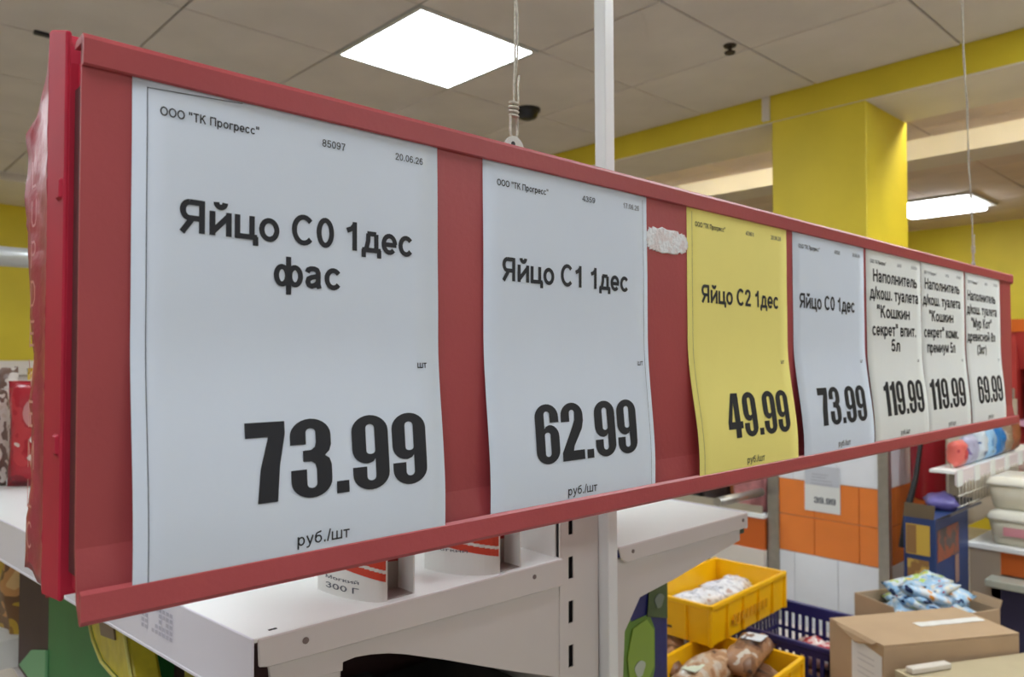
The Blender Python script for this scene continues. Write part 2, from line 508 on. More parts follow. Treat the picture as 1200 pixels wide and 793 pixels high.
def letter(ch):
    """advance, list of strokes; a stroke is (points, closed)"""
    X, D = 0.66, -0.22
    V = lambda x, a, b: ([(x, a), (x, b)], False)
    H_ = lambda y, a, b: ([(a, y), (b, y)], False)
    L2 = lambda *p: (list(p), False)
    O = lambda cx, cy, rx, ry: (ell(cx, cy, rx, ry, 0, 352, 24), True)
    A = lambda cx, cy, rx, ry, a, b: (ell(cx, cy, rx, ry, a, b), False)
    t = {
        'Я': (0.98, [V(0.78, 0, 1), H_(0.92, 0.38, 0.78), H_(0.44, 0.38, 0.78), A(0.38, 0.68, 0.22, 0.24, 90, 270), L2((0.46, 0.44), (0.36, 0.30), (0.13, 0.0))]),
        'С': (1.0, [A(0.51, 0.5, 0.37, 0.43, 42, 318)]),
        'Н': (1.0, [V(0.17, 0, 1), V(0.83, 0, 1), H_(0.53, 0.17, 0.83)]),
        'К': (0.95, [V(0.17, 0, 1), L2((0.17, 0.50), (0.34, 0.52), (0.48, 0.70), (0.60, 0.90), (0.82, 0.92)), L2((0.34, 0.53), (0.50, 0.45), (0.80, 0.0))]),
        'М': (1.16, [V(0.17, 0, 1), V(0.99, 0, 1), L2((0.20, 0.98), (0.58, 0.05)), L2((0.58, 0.05), (0.96, 0.98))]),
        'О': (1.08, [O(0.54, 0.5, 0.41, 0.43)]),
        'Т': (0.85, [V(0.425, 0, 0.9), H_(0.92, 0.04, 0.81)]),
        'П': (1.0, [V(0.17, 0, 0.92), V(0.83, 0, 0.92), H_(0.92, 0.075, 0.925)]),
        'Г': (0.8, [V(0.17, 0, 0.92), H_(0.92, 0.08, 0.75)]),
        'о': (0.85, [O(0.425, 0.365, 0.28, 0.30)]),
        'с': (0.78, [A(0.41, 0.365, 0.27, 0.30, 38, 322)]),
        'е': (0.78, [A(0.39, 0.365, 0.265, 0.30, 0, 318), H_(0.345, 0.14, 0.72)]),
        'а': (0.78, [L2((0.13, 0.53), (0.17, 0.62), (0.28, 0.665), (0.42, 0.665), (0.52, 0.63), (0.565, 0.54), (0.565, 0.14), (0.61, 0.0)), L2((0.56, 0.42), (0.30, 0.37), (0.18, 0.31), (0.15, 0.21), (0.19, 0.11), (0.30, 0.07), (0.45, 0.11), (0.56, 0.22))]),
        'п': (0.84, [V(0.15, 0, X), V(0.69, 0, X), H_(X, 0.055, 0.785)]),
        'н': (0.84, [V(0.15, 0, 0.74), V(0.69, 0, 0.74), H_(0.38, 0.15, 0.69)]),
        'и': (0.86, [V(0.15, 0, 0.74), V(0.71, 0, 0.74), L2((0.17, 0.12), (0.69, 0.62))]),
        'й': (0.86, [V(0.15, 0, 0.74), V(0.71, 0, 0.74), L2((0.17, 0.12), (0.69, 0.62)), A(0.43, 1.03, 0.15, 0.15, 180, 360)]),
        'ц': (0.88, [V(0.15, 0, 0.74), V(0.67, 0, 0.74), H_(0.075, 0.07, 0.86), V(0.80, D + 0.03, 0.10)]),
        'ш': (1.2, [V(0.15, 0, 0.74), V(0.60, 0, 0.74), V(1.05, 0, 0.74), H_(0.075, 0.07, 1.13)]),
        'т': (0.7, [V(0.35, 0, X), H_(X, 0.03, 0.67)]),
        'ь': (0.82, [V(0.15, 0, 0.74), L2((0.15, 0.44), (0.45, 0.44), (0.60, 0.38), (0.64, 0.26), (0.60, 0.13), (0.45, 0.075), (0.15, 0.075))]),
        'л': (0.82, [V(0.67, 0, X), H_(X, 0.22, 0.67), L2((0.27, X), (0.27, 0.40), (0.22, 0.15), (0.14, 0.07), (0.04, 0.075))]),
        'д': (0.88, [V(0.66, 0.05, X), H_(X, 0.25, 0.66), L2((0.30, X), (0.29, 0.40), (0.22, 0.16), (0.14, 0.06)), H_(0.075, 0.02, 0.86), V(0.09, D + 0.03, 0.10), V(0.79, D + 0.03, 0.10)]),
        'к': (0.72, [V(0.15, 0, 0.74), L2((0.15, 0.38), (0.32, 0.40), (0.44, 0.58), (0.66, 0.67)), L2((0.30, 0.41), (0.42, 0.34), (0.66, 0.0))]),
        'у': (0.76, [L2((0.10, 0.74), (0.39, 0.08)), L2((0.67, 0.74), (0.38, 0.0), (0.30, -0.14), (0.20, -0.19), (0.07, -0.19))]),
        'р': (0.85, [V(0.15, -0.27, 0.74), O(0.43, 0.365, 0.26, 0.30)]),
        'в': (0.8, [V(0.15, 0, 0.74), L2((0.15, X), (0.45, X), (0.57, 0.60), (0.58, 0.48), (0.48, 0.40), (0.15, 0.39)), L2((0.45, 0.39), (0.61, 0.33), (0.63, 0.20), (0.55, 0.10), (0.42, 0.075), (0.15, 0.075))]),
        'м': (0.98, [V(0.15, 0, 0.74), V(0.83, 0, 0.74), L2((0.17, 0.72), (0.49, 0.06)), L2((0.49, 0.06), (0.81, 0.72))]),
        'ф': (1.2, [V(0.60, -0.27, 1.0), O(0.35, 0.365, 0.21, 0.29), O(0.85, 0.365, 0.21, 0.29)]),
        'г': (0.62, [V(0.15, 0, X), H_(X, 0.06, 0.58)]),
        'б': (0.86, [O(0.43, 0.335, 0.275, 0.265), L2((0.16, 0.33), (0.17, 0.60), (0.26, 0.80), (0.42, 0.87), (0.62, 0.90), (0.68, 0.97))]),
        '0': (0.78, [O(0.39, 0.5, 0.26, 0.425)]),
        '1': (0.78, [V(0.47, 0, 1.0), L2((0.47, 0.90), (0.34, 0.76), (0.13, 0.68))]),
        '2': (0.78, [L2((0.13, 0.68), (0.16, 0.82), (0.26, 0.90), (0.40, 0.925), (0.54, 0.89), (0.62, 0.80), (0.62, 0.67), (0.52, 0.50), (0.32, 0.31), (0.15, 0.09)), H_(0.08, 0.05, 0.73)]),
        '3': (0.78, [L2((0.13, 0.74), (0.19, 0.87), (0.34, 0.925), (0.51, 0.89), (0.60, 0.76), (0.55, 0.62), (0.42, 0.55), (0.30, 0.54)), L2((0.40, 0.545), (0.58, 0.46), (0.64, 0.30), (0.57, 0.14), (0.40, 0.07), (0.22, 0.11), (0.12, 0.26))]),
        '4': (0.78, [V(0.56, 0, 1.0), L2((0.53, 0.96), (0.10, 0.30)), H_(0.28, 0.04, 0.74)]),
        '5': (0.78, [H_(0.92, 0.20, 0.68), L2((0.24, 0.95), (0.17, 0.49), (0.30, 0.57), (0.45, 0.58), (0.59, 0.49), (0.64, 0.33), (0.57, 0.15), (0.41, 0.07), (0.22, 0.11), (0.12, 0.25))]),
        '6': (0.78, [O(0.40, 0.32, 0.25, 0.25), L2((0.15, 0.34), (0.16, 0.62), (0.25, 0.84), (0.41, 0.925), (0.56, 0.88), (0.63, 0.76))]),
        '7': (0.78, [H_(0.91, 0.07, 0.71), L2((0.66, 0.88), (0.48, 0.62), (0.36, 0.32), (0.32, 0.0))]),
        '8': (0.78, [O(0.39, 0.72, 0.22, 0.20), O(0.39, 0.29, 0.26, 0.22)]),
        '9': (0.78, [O(0.38, 0.68, 0.25, 0.25), L2((0.63, 0.66), (0.62, 0.38), (0.53, 0.16), (0.37, 0.075), (0.22, 0.12), (0.15, 0.24))]),
        '.': (0.39, [V(0.19, 0, 0.19)]), ',': (0.39, [V(0.19, -0.12, 0.19)]),
        '/': (0.39, [L2((0.06, 0), (0.33, 1))]), '"': (0.62, [V(0.17, 0.66, 1.02), V(0.44, 0.66, 1.02)]),
        '(': (0.46, [A(0.62, 0.38, 0.45, 0.68, 130, 230)]), ')': (0.46, [A(-0.16, 0.38, 0.45, 0.68, -50, 50)]),
        'L': (0.8, [V(0.17, 0, 1), H_(0.08, 0.1, 0.75)]), 'U': (1.0, [L2((0.17, 1), (0.17, 0.3), (0.3, 0.1), (0.5, 0.07), (0.7, 0.1), (0.83, 0.3), (0.83, 1))]),
        'P': (0.9, [V(0.17, 0, 1), L2((0.17, 0.92), (0.6, 0.92), (0.76, 0.8), (0.76, 0.58), (0.6, 0.46), (0.17, 0.46))]), 'D': (1.0, [V(0.17, 0, 1), L2((0.17, 0.92), (0.55, 0.92), (0.8, 0.7), (0.8, 0.3), (0.55, 0.08), (0.17, 0.08))]),
        'E': (0.9, [V(0.17, 0, 1), H_(0.92, 0.17, 0.8), H_(0.5, 0.17, 0.75), H_(0.08, 0.17, 0.8)]), 'V': (0.95, [L2((0.08, 1), (0.48, 0.05)), L2((0.48, 0.05), (0.88, 1))]),
        'M': (1.16, [V(0.17, 0, 1), V(0.99, 0, 1), L2((0.20, 0.98), (0.58, 0.05)), L2((0.58, 0.05), (0.96, 0.98))]), 'C': (1.0, [A(0.51, 0.5, 0.37, 0.43, 42, 318)]),
        ' ': (0.39, []),
    }
    return t.get(ch, t['о'])


def stroke_strip(mb, pts, closed, w, hv):
    """quads along a polyline with mitred joins; w = stem width, hv = ratio of horizontal weight"""
    n = len(pts)
    P = [Vector((p[0], p[1])) for p in pts]
    lf, rt = [], []
    for i in range(n):
        a = P[i - 1] if (i > 0 or closed) else None
        b = P[(i + 1) % n] if (i < n - 1 or closed) else None
        d1 = (P[i] - a).normalized() if a is not None else None
        d2 = (b - P[i]).normalized() if b is not None else None
        if d1 is None:
            d1 = d2
        if d2 is None:
            d2 = d1
        d = (d1 + d2)
        d = d.normalized() if d.length > 1e-6 else d1
        nrm = Vector((-d.y, d.x))
        c = max(0.55, nrm.dot(Vector((-d1.y, d1.x))))
        k = w / 2 / c
        off = Vector((nrm.x * k, nrm.y * k * hv))
        lf.append(P[i] + off)
        rt.append(P[i] - off)
    vs = [(p.x, p.y, 0) for p in lf] + [(p.x, p.y, 0) for p in rt]
    m = n if closed else n - 1
    mb.add(vs, [(n + i, n + (i + 1) % n, (i + 1) % n, i) for i in range(m)])


def word_mesh(body, w=0.19):
    mb = MB()
    x = 0.0
    for ch in body:
        adv, st = letter(ch)
        for pts, closed in st:
            stroke_strip(mb, [(x + p[0], p[1]) for p in pts], closed, w * 1.05, 0.86)
        x += adv
    return mb.mesh('t', fix=False)


def fit_text(body, u0, u1, z, cap, w=0.13):
    """mesh verts scaled so it spans u0..u1 with capital height cap and baseline z"""
    me = word_mesh(body, w)
    xs = [v.co.x for v in me.vertices]
    a, b = min(xs), max(xs)
    for v in me.vertices:
        v.co = Vector((u0 + (v.co.x - a) / (b - a) * (u1 - u0), 0, z + v.co.y * cap))
    return me


def text_mesh(body, w=0.13):
    return word_mesh(body, w)


CAP = 1.0


film()


def glyph(ch):
    """heavy condensed price digits: (width, loops)"""
    if ch == '1':
        return 0.33, [[(0.11, 0), (0.33, 0), (0.33, 1), (0.19, 1), (0.15, 0.93), (0.08, 0.88), (0, 0.86), (0, 0.74), (0.11, 0.745)]]
    if ch == '2':
        return 0.5, [[(0, 0.68), (0, 0.79)] + arc(0.25, 0.79, 0.25, 0.22, 180, 0, 14) + [(0.5, 0.68), (0.46, 0.54), (0.27, 0.25), (0.25, 0.17), (0.5, 0.17), (0.5, 0), (0, 0), (0, 0.15), (0.24, 0.58), (0.3, 0.70), (0.31, 0.82)] + arc(0.25, 0.83, 0.06, 0.055, 0, 180, 8) + [(0.19, 0.68)]]
    if ch == '3':
        return 0.5, [[(0, 0.68), (0, 0.79)] + arc(0.25, 0.79, 0.25, 0.22, 180, 0, 14) + [(0.5, 0.66), (0.475, 0.58), (0.42, 0.525), (0.475, 0.48), (0.5, 0.40), (0.5, 0.22)] + arc(0.25, 0.21, 0.25, 0.22, 0, -180, 14) + [(0, 0.36), (0.19, 0.36), (0.19, 0.19)] + arc(0.25, 0.17, 0.06, 0.055, 180, 360, 8) + [(0.31, 0.35), (0.295, 0.42), (0.25, 0.455), (0.15, 0.46), (0.15, 0.60), (0.25, 0.605), (0.295, 0.64), (0.31, 0.70), (0.31, 0.82)] + arc(0.25, 0.83, 0.06, 0.055, 0, 180, 8) + [(0.19, 0.68)]]
    if ch == '4':
        return 0.53, [[(0.2, 1), (0.44, 1), (0.44, 0.36), (0.53, 0.36), (0.53, 0.20), (0.44, 0.20), (0.44, 0), (0.25, 0), (0.25, 0.20), (0, 0.20), (0, 0.36)], [(0.25, 0.36), (0.25, 0.80), (0.14, 0.36)]]
    if ch in '69':
        o = [(0, 0.56), (0, 0.79)] + arc(0.25, 0.79, 0.25, 0.22, 180, 0, 14) + [(0.5, 0.22)] + arc(0.25, 0.21, 0.25, 0.22, 0, -180, 14) + [(0, 0.31), (0.19, 0.31), (0.19, 0.19)] + arc(0.25, 0.17, 0.06, 0.055, 180, 360, 8) + [(0.31, 0.41)] + [(0.28, 0.372), (0.22, 0.352)] + arc(0.20, 0.55, 0.20, 0.20, -90, -180, 6)
        h = [(0.19, 0.53), (0.19, 0.82)] + arc(0.25, 0.83, 0.06, 0.055, 180, 0, 8) + [(0.31, 0.53)] + arc(0.25, 0.52, 0.06, 0.045, 0, -180, 8)
        if ch == '6':
            o = [(0.5 - x, 1 - y) for x, y in o]
            h = [(0.5 - x, 1 - y) for x, y in h]
        return 0.5, [o, h]
    if ch == '7':
        return 0.45, [[(0, 1), (0.45, 1), (0.45, 0.84), (0.38, 0.45), (0.345, 0), (0.12, 0), (0.16, 0.42), (0.255, 0.81), (0, 0.81)]]
    return 0.16, [[(0, 0), (0.16, 0), (0.16, 0.16), (0, 0.16)]]


def digits_mesh(s, u0, u1, z0, z1):
    c = bpy.data.curves.new('d', 'CURVE')
    c.dimensions = '2D'
    c.fill_mode = 'BOTH'
    x = 0
    gl = []
    for ch in s:
        w, loops = glyph(ch)
        for lp in loops:
            gl.append([(x + p[0], p[1]) for p in lp])
        x += w + 0.055
    W = x - 0.055
    for lp in gl:
        sp = c.splines.new('POLY')
        sp.points.add(len(lp) - 1)
        for i, p in enumerate(lp):
            sp.points[i].co = (u0 + p[0] / W * (u1 - u0), z0 + p[1] * (z1 - z0), 0, 1)
        sp.use_cyclic_u = True
    o = bpy.data.objects.new('d', c)
    COL.objects.link(o)
    dg = bpy.context.evaluated_depsgraph_get()
    me = bpy.data.meshes.new_from_object(o.evaluated_get(dg))
    COL.objects.unlink(o)
    bpy.data.objects.remove(o)
    for v in me.vertices:
        v.co = Vector((v.co.x, 0, v.co.y))
    return me


ZB, ZT = -0.1265, 0.158       # sheet bottom and top relative to eye height
NV = 40


class Sheet:
    def __init__(s, x0, w, bulge, seed, off=0.0, tilt=0.0, edge=0.0):
        s.x0, s.w, s.b, s.seed, s.off, s.tilt, s.edge = x0, w, bulge, seed, off, tilt, edge

    def y(s, u, z):
        a = smooth((0.02 - z) / 0.13)
        y = 0.4441 - s.off - s.b * a
        mid = math.sin(PI * max(0, min(1, (z - ZB) / (ZT - ZB))))
        y -= s.edge * mid * (abs(2 * u / s.w - 1) ** 2)
        y -= 0.0010 * mid * (0.5 + 0.5 * noise.noise(Vector((z * 18, s.seed, 0))))
        return y

    def P(s, u, z, lift=0.0):
        a = smooth((0.02 - z) / 0.13)
        return Vector((s.x0 + u + s.tilt * a, s.y(u, z) - lift, EYE + z))

    def mesh(s):
        nu = 10
        vs, fs = [], []
        for side in (0, 1):
            for i in range(NV + 1):
                z = ZB + (ZT - ZB) * i / NV
                for j in range(nu + 1):
                    p = s.P(s.w * j / nu, z, 0.0 if side == 0 else -0.0002)
                    vs.append(tuple(p))
        W = nu + 1
        N = W * (NV + 1)
        for i in range(NV):
            for j in range(nu):
                a = i * W + j
                fs.append((a, a + 1, a + W + 1, a + W))
                fs.append((N + a, N + a + W, N + a + W + 1, N + a + 1))
        for i in range(NV):
            a = i * W
            fs.append((a, a + W, N + a + W, N + a))
            a = i * W + nu
            fs.append((a, N + a, N + a + W, a + W))
        for j in range(nu):
            fs.append((j, N + j, N + j + 1, j + 1))
            a = NV * W + j
            fs.append((a, a + 1, N + a + 1, N + a))
        return MB().add(vs, fs, True)

    def wrap(s, me, name, m, parent, base, lift=0.00035):
        bm = bmesh.new()
        bm.from_mesh(me)
        for i in range(1, NV):
            z = ZB + (ZT - ZB) * i / NV
            zs = [v.co.z for v in bm.verts]
            if min(zs) < z < max(zs):
                bmesh.ops.bisect_plane(bm, geom=bm.verts[:] + bm.edges[:] + bm.faces[:], plane_co=(0, 0, z), plane_no=(0, 0, 1))
        for v in bm.verts:
            v.co = s.P(v.co.x, v.co.z, lift) - Vector(base)
        bm.to_mesh(me)
        bm.free()
        me.materials.clear()
        return link(name, me, m, parent)


def strip_mesh(segs):
    mb = MB()
    for (ua, za, ub, zb, w) in segs:
        if abs(ua - ub) < 0.02 and abs(zb - za) > abs(ub - ua):
            n = 30
            for i in range(n):
                a, b = i / n, (i + 1) / n
                p0, p1 = (ua + (ub - ua) * a, za + (zb - za) * a), (ua + (ub - ua) * b, za + (zb - za) * b)
                mb.add([(p0[0], 0, p0[1]), (p0[0] + w, 0, p0[1]), (p1[0] + w, 0, p1[1]), (p1[0], 0, p1[1])], [(0, 1, 2, 3)])
        else:
            mb.add([(ua, 0, za), (ub, 0, zb), (ub, 0, zb + w), (ua, 0, za + w)], [(0, 1, 2, 3)])
    return mb.mesh('s', fix=False)


def price_sheet(x0, w, label, m, title, price, code, date, bulge=0.009, off=0.0, tilt=0.0, seed=0.0, lines=(), dig=(0.0625, 0.194), ink=M_INK, border=None, edge=0.0, bold=0.19, dz=(-0.0875, -0.0395), rub=(0.0945, 0.131)):
    s = Sheet(x0, w, bulge, seed, off, tilt, edge)
    base = (x0 + w / 2, 0.444, EYE + ZB)
    t = thing('price_sheet', label, 'price sheet', base)
    mb = s.mesh()
    mb.v = [tuple(Vector(v) - Vector(base)) for v in mb.v]
    part('paper', mb, m, t)
    s.wrap(fit_text('ООО "ТК Прогресс"', 0.0145, 0.0725, 0.1355, 0.0052, 0.17), 'header_text', ink, t, base)
    s.wrap(fit_text(code, 0.1155, 0.1325, 0.1370, 0.0050), 'code_text', M_INKG if m is not M_PAPER else ink, t, base)
    s.wrap(fit_text(date, 0.1725, 0.196, 0.1385, 0.0050), 'date_text', M_INKG if m is not M_PAPER else ink, t, base)
    for (body, u0, u1, z, cap) in title:
        s.wrap(fit_text(body, u0, u1, z, cap, bold), 'product_text', ink, t, base)
    s.wrap(digits_mesh(price, dig[0], dig[1], dz[0], dz[1]), 'price_text', ink, t, base)
    s.wrap(fit_text('руб./шт', rub[0], rub[1], -0.1165, 0.0076, 0.14), 'unit_text', ink, t, base)
    s.wrap(fit_text('шт', 0.1905, 0.1985, -0.0080, 0.0052, 0.15), 'piece_text', ink, t, base)
    if border:
        s.wrap(strip_mesh(border), 'border_line', M_INKG, t, base)
    return s


EGG = 'sheet'
price_sheet(0.1297, 0.2095, 'large white egg price sheet reading 73.99, nearest at the sign\'s left end', M_PAPER,
            [('Яйцо С0 1дес', 0.0255, 0.1865, 0.0712, 0.0192), ('фас', 0.0825, 0.129, 0.0440, 0.0188)], '73.99', '85097', '20.06.26',
            bulge=0.0105, tilt=0.000, seed=1, border=[(0.0075, -0.126, 0.0075, 0.1498, 0.0005), (0.0075, 0.1492, 0.062, 0.1525, 0.0005)], edge=0.001)
price_sheet(0.3835, 0.208, 'white egg price sheet reading 62.99, second from the left', M_PAPER,
            [('Яйцо С1 1дес', 0.0195, 0.178, 0.0605, 0.0188)], '62.99', '4359', '17.06.26',
            bulge=0.0085, tilt=0.001, seed=2, border=[(0.2015, -0.12, 0.2015, 0.150, 0.0004)], dig=(0.0505, 0.182), edge=0.0008, rub=(0.0865, 0.1235))
price_sheet(0.6594, 0.2105, 'yellow egg price sheet reading 49.99', M_PAPERY,
            [('Яйцо С2 1дес', 0.0255, 0.188, 0.0570, 0.0188)], '49.99', '4361', '20.06.26',
            bulge=0.0100, tilt=0.006, seed=3, border=[(0.0085, -0.12, 0.0085, 0.150, 0.0005)], dig=(0.0585, 0.194), rub=(0.0925, 0.130))
price_sheet(0.8854, 0.210, 'white egg price sheet reading 73.99, right of the yellow sheet', M_PAPER,
            [('Яйцо С0 1дес', 0.0160, 0.177, 0.0610, 0.0185)], '73.99', '4358', '20.06.26',
            bulge=0.0100, tilt=0.006, seed=4, dig=(0.0470, 0.190))
price_sheet(1.1034, 0.213, 'white cat litter price sheet reading 119.99, leftmost of the three litter sheets', M_PAPERW,
            [('Наполнитель', 0.024, 0.196, 0.1090, 0.0185), ('д/кош. туалета', 0.011, 0.200, 0.0840, 0.0185), ('"Кошкин', 0.036, 0.163, 0.0575, 0.0185), ('секрет" впит.', 0.018, 0.188, 0.0310, 0.0185), ('5л', 0.087, 0.121, 0.0080, 0.0185)],
            '119.99', '63157', '20.06.26', bulge=0.0085, tilt=0.005, seed=5, dig=(0.042, 0.198), dz=(-0.0865, -0.0365))
price_sheet(1.3171, 0.2135, 'white cat litter price sheet reading 119.99, middle of the three litter sheets', M_PAPERW,
            [('Наполнитель', 0.016, 0.188, 0.1110, 0.0180), ('д/кош. туалета', 0.006, 0.190, 0.0850, 0.0180), ('"Кошкин', 0.034, 0.152, 0.0590, 0.0180), ('секрет" комк.', 0.010, 0.178, 0.0320, 0.0180), ('премиум 5л', 0.023, 0.160, 0.0070, 0.0180)],
            '119.99', '63158', '20.06.26', bulge=0.0075, tilt=0.004, seed=6, dig=(0.018, 0.192), dz=(-0.0865, -0.0365), off=0.0004)
price_sheet(1.5385, 0.2135, 'white cat litter price sheet reading 69.99, last at the sign\'s right end', M_PAPERW,
            [('Наполнитель', 0.012, 0.182, 0.1040, 0.0180), ('д/кош. туалета', 0.006, 0.188, 0.0790, 0.0180), ('"Мур Кот"', 0.030, 0.154, 0.0540, 0.0180), ('древесный 8л', 0.006, 0.176, 0.0290, 0.0180), ('(3кг)', 0.062, 0.118, 0.0050, 0.0180)],
            '69.99', '63160', '20.06.26', bulge=0.0075, tilt=0.004, seed=7, dig=(0.044, 0.198), dz=(-0.0865, -0.0365), off=0.0002)

# torn white residue between the second and the yellow sheet
def residue():
    pts = []
    n = 72
    for i in range(n):
        a = 2 * PI * i / n
        r = 1 + 0.28 * noise.noise(Vector((math.cos(a) * 5, math.sin(a) * 5, 2))) + 0.06 * math.sin(i * 2.4)
        x = 0.0345 * math.copysign(abs(math.cos(a)) ** 0.6, math.cos(a)) * (1 + (r - 1) * 0.3)
        z = 0.0115 * math.copysign(abs(math.sin(a)) ** 0.7, math.sin(a)) * r
        pts.append((x, z))
    vs = [(0, -0.0007, 0)] + [(x, -0.0005 + 0.0003 * noise.noise(Vector((x * 300, z * 300, 0))), z) for x, z in pts] + [(x * 1.02, 0.0002, z * 1.06) for x, z in pts]
    fs = [(0, 1 + i, 1 + (i + 1) % n) for i in range(n)] + [(1 + i, 1 + n + i, 1 + n + (i + 1) % n, 1 + (i + 1) % n) for i in range(n)]
    return MB().add(vs, fs)


tag(link('torn_label', residue().mesh('torn_label'), mat('torn_paper_residue', (228, 218, 218), 0.9, rgb2=(236, 236, 238), scale=90, bump=0.6, bscale=300), None, (0.6255, 0.4440, EYE + 0.1145)),
    'torn white paper residue stuck on the red sign left of the yellow sheet', 'paper scrap')

# film strip under the lower rail
fm = MB()
pts = [(0.03 + 0.012 * i, -0.0035 - 0.0018 * (i % 3 == 1)) for i in range(28)]
for a, b in zip(pts, pts[1:]):
    fm.add([(a[0], 0.012, 0.0005), (b[0], 0.012, 0.0005), (b[0], 0.0155, b[1]), (a[0], 0.0155, a[1])], [(0, 1, 2, 3)])
part('rail_film', fm, mat('pale_film', (206, 196, 206), 0.15), sign)

# cords
def cord(name, label, x, xt, r=0.0011):
    y = 0.4555
    t = thing(name, label, 'cord', (x, y, EYE + 0.168))
    h = 2.85 - (EYE + 0.168)
    pts = [(0, 0, 0.031)]
    for i in range(1, 40):
        q = i / 39
        pts.append(((xt - x) * q, 0.0006 * math.sin(q * 90), 0.031 + (h - 0.031) * q))
    part('strand', MB().tube(pts, r, 6), M_CABLE, t)
    p2 = [(0.0028 * math.sin(i * 0.9) + (xt - x) * i / 39, 0.002 * math.cos(i * 0.9), 0.031 + (h - 0.031) * i / 39) for i in range(0, 40)]
    part('strand', MB().tube(p2, r * 0.75, 5), M_CABLE, t)
    lp = [(0.0, 0, 0.040), (-0.0035, 0, 0.030), (-0.0040, 0, 0.018), (-0.0015, 0.0, 0.008), (0.0015, 0, 0.007), (0.0040, 0, 0.018), (0.0035, 0, 0.030), (0.001, 0, 0.040)]
    part('loop', MB().tube(lp, r * 1.1, 6), M_CABLE, t)
    part('loose_end', MB().tube([(0.0035, 0, 0.034), (0.0042, -0.001, 0.046), (0.0036, -0.001, 0.056), (0.0050, -0.001, 0.066)], r * 0.8, 5), M_CABLE, t)
    kn = MB()
    for z in (0.0315, 0.0350, 0.0385, 0.0420):
        ring = [(0.0040 * math.cos(a), 0.0026 * math.sin(a), z + 0.0005 * math.sin(a)) for a in [2 * PI * k / 10 for k in range(11)]]
        kn.tube(ring, 0.0013, 5)
    part('wrap', kn, M_CABLE, t)
    hk = MB()
    hk.prism([(0.0115 * math.cos(a), 0.001 + 0.0135 * math.sin(a)) for a in [PI * k / 12 for k in range(13)]], -0.0012, 0.0012, 1)
    hk.prism([(-0.0095, -0.008), (0.0095, -0.008), (0.0115, 0.0012), (-0.0115, 0.0012)], -0.0012, 0.0012, 1)
    part('hook', hk, M_CLIP, t)
    part('hole', MB().lathe([(0.0022, -0.0016), (0.0022, 0.0016)], n=10), M_DARK, t, rot=(PI / 2, 0, 0), loc=(-0.002, 0, 0.0075))
    return t


cord('hanging_cord', 'twisted grey cord hooked to the sign beside the square ceiling light', 0.4275, 0.4475)
cord('hanging_cord', 'thin grey cord holding the far right end of the sign', 1.6300, 1.525)

# ------------------------------------------------------------------ gondola shelving under the sign
gond = thing('gondola_shelf', 'white double sided metal shelf unit with slotted upright under the sign', 'shelf', (0.74, 0.66, 0))


def gp_(name, mb, m, bevel=0.0, parent=gond, **k):
    mb.v = [(v[0] - 0.74, v[1] - 0.66, v[2]) for v in mb.v]
    return part(name, mb, m, parent, bevel, **k)


ZS = 1.348
# left shelf: top deck is a skewed quad (front edge runs slightly outward)
def deck(poly, z0, z1):
    return MB().prism(poly, z0, z1, 2)


gp_('shelf_deck', deck([(0.298, 0.657), (0.7, 0.657), (0.7, 2.35), (0.140, 2.35)], ZS - 0.004, ZS), M_SHELF, 0.001)
lip = MB().prism([(0.296, 0.6555), (0.2985, 0.6555), (0.1405, 2.35), (0.138, 2.35)], ZS - 0.058, ZS + 0.001, 2)
gp_('front_lip', lip, M_LIP, 0.0008)
lipb = MB().prism([(0.2955, 0.656), (0.303, 0.656), (0.145, 2.35), (0.137, 2.35)], ZS - 0.0615, ZS - 0.0575, 2)
gp_('lip_bead', lipb, M_LIP, 0.0008)
# end return of the deck with rivet
er = MB().prism([(0.3015, ZS - 0.0005), (0.7, ZS - 0.0005), (0.7, ZS - 0.0335), (0.312, ZS - 0.0275), (0.3025, ZS - 0.0250)], 0.6545, 0.6575, 1)
gp_('deck_side', er, M_STEEL_W, 0.0008)
gp_('rivet', MB().tube([(0.3475, 0.6535, ZS - 0.0125), (0.3475, 0.656, ZS - 0.0125)], 0.0032, 10), mat('rivet_grey', (120, 105, 100), 0.4))
gp_('rivet', MB().tube([(0.6480, 0.6535, ZS - 0.0125), (0.6480, 0.656, ZS - 0.0125)], 0.0028, 10), MATS['rivet_grey'])
gp_('slot', MB().box(0.318, 0.326, 0.668, 0.671, ZS - 0.003, ZS + 0.0004), M_DARK)
# bracket plate with arched cut-out
plate = [(0.7052, 1.3146), (0.3138, 1.3211), (0.3155, 1.3067), (0.3260, 1.2600), (0.3480, 1.2600), (0.3560, 1.2960), (0.3906, 1.2937), (0.3906, 1.3020), (0.4050, 1.3030), (0.4227, 1.3010), (0.4440, 1.2965), (0.4644, 1.2901), (0.5150, 1.2710), (0.5704, 1.2487), (0.6250, 1.2270), (0.6818, 1.2056), (0.7080, 1.1930)]
gp_('bracket', MB().prism(plate, 0.6600, 0.6635, 1), M_STEEL_W, 0.0006)
gp_('bracket_tab', MB().box(0.358, 0.392, 0.664, 0.70, 1.2830, 1.305), M_STEEL_W, 0.003)
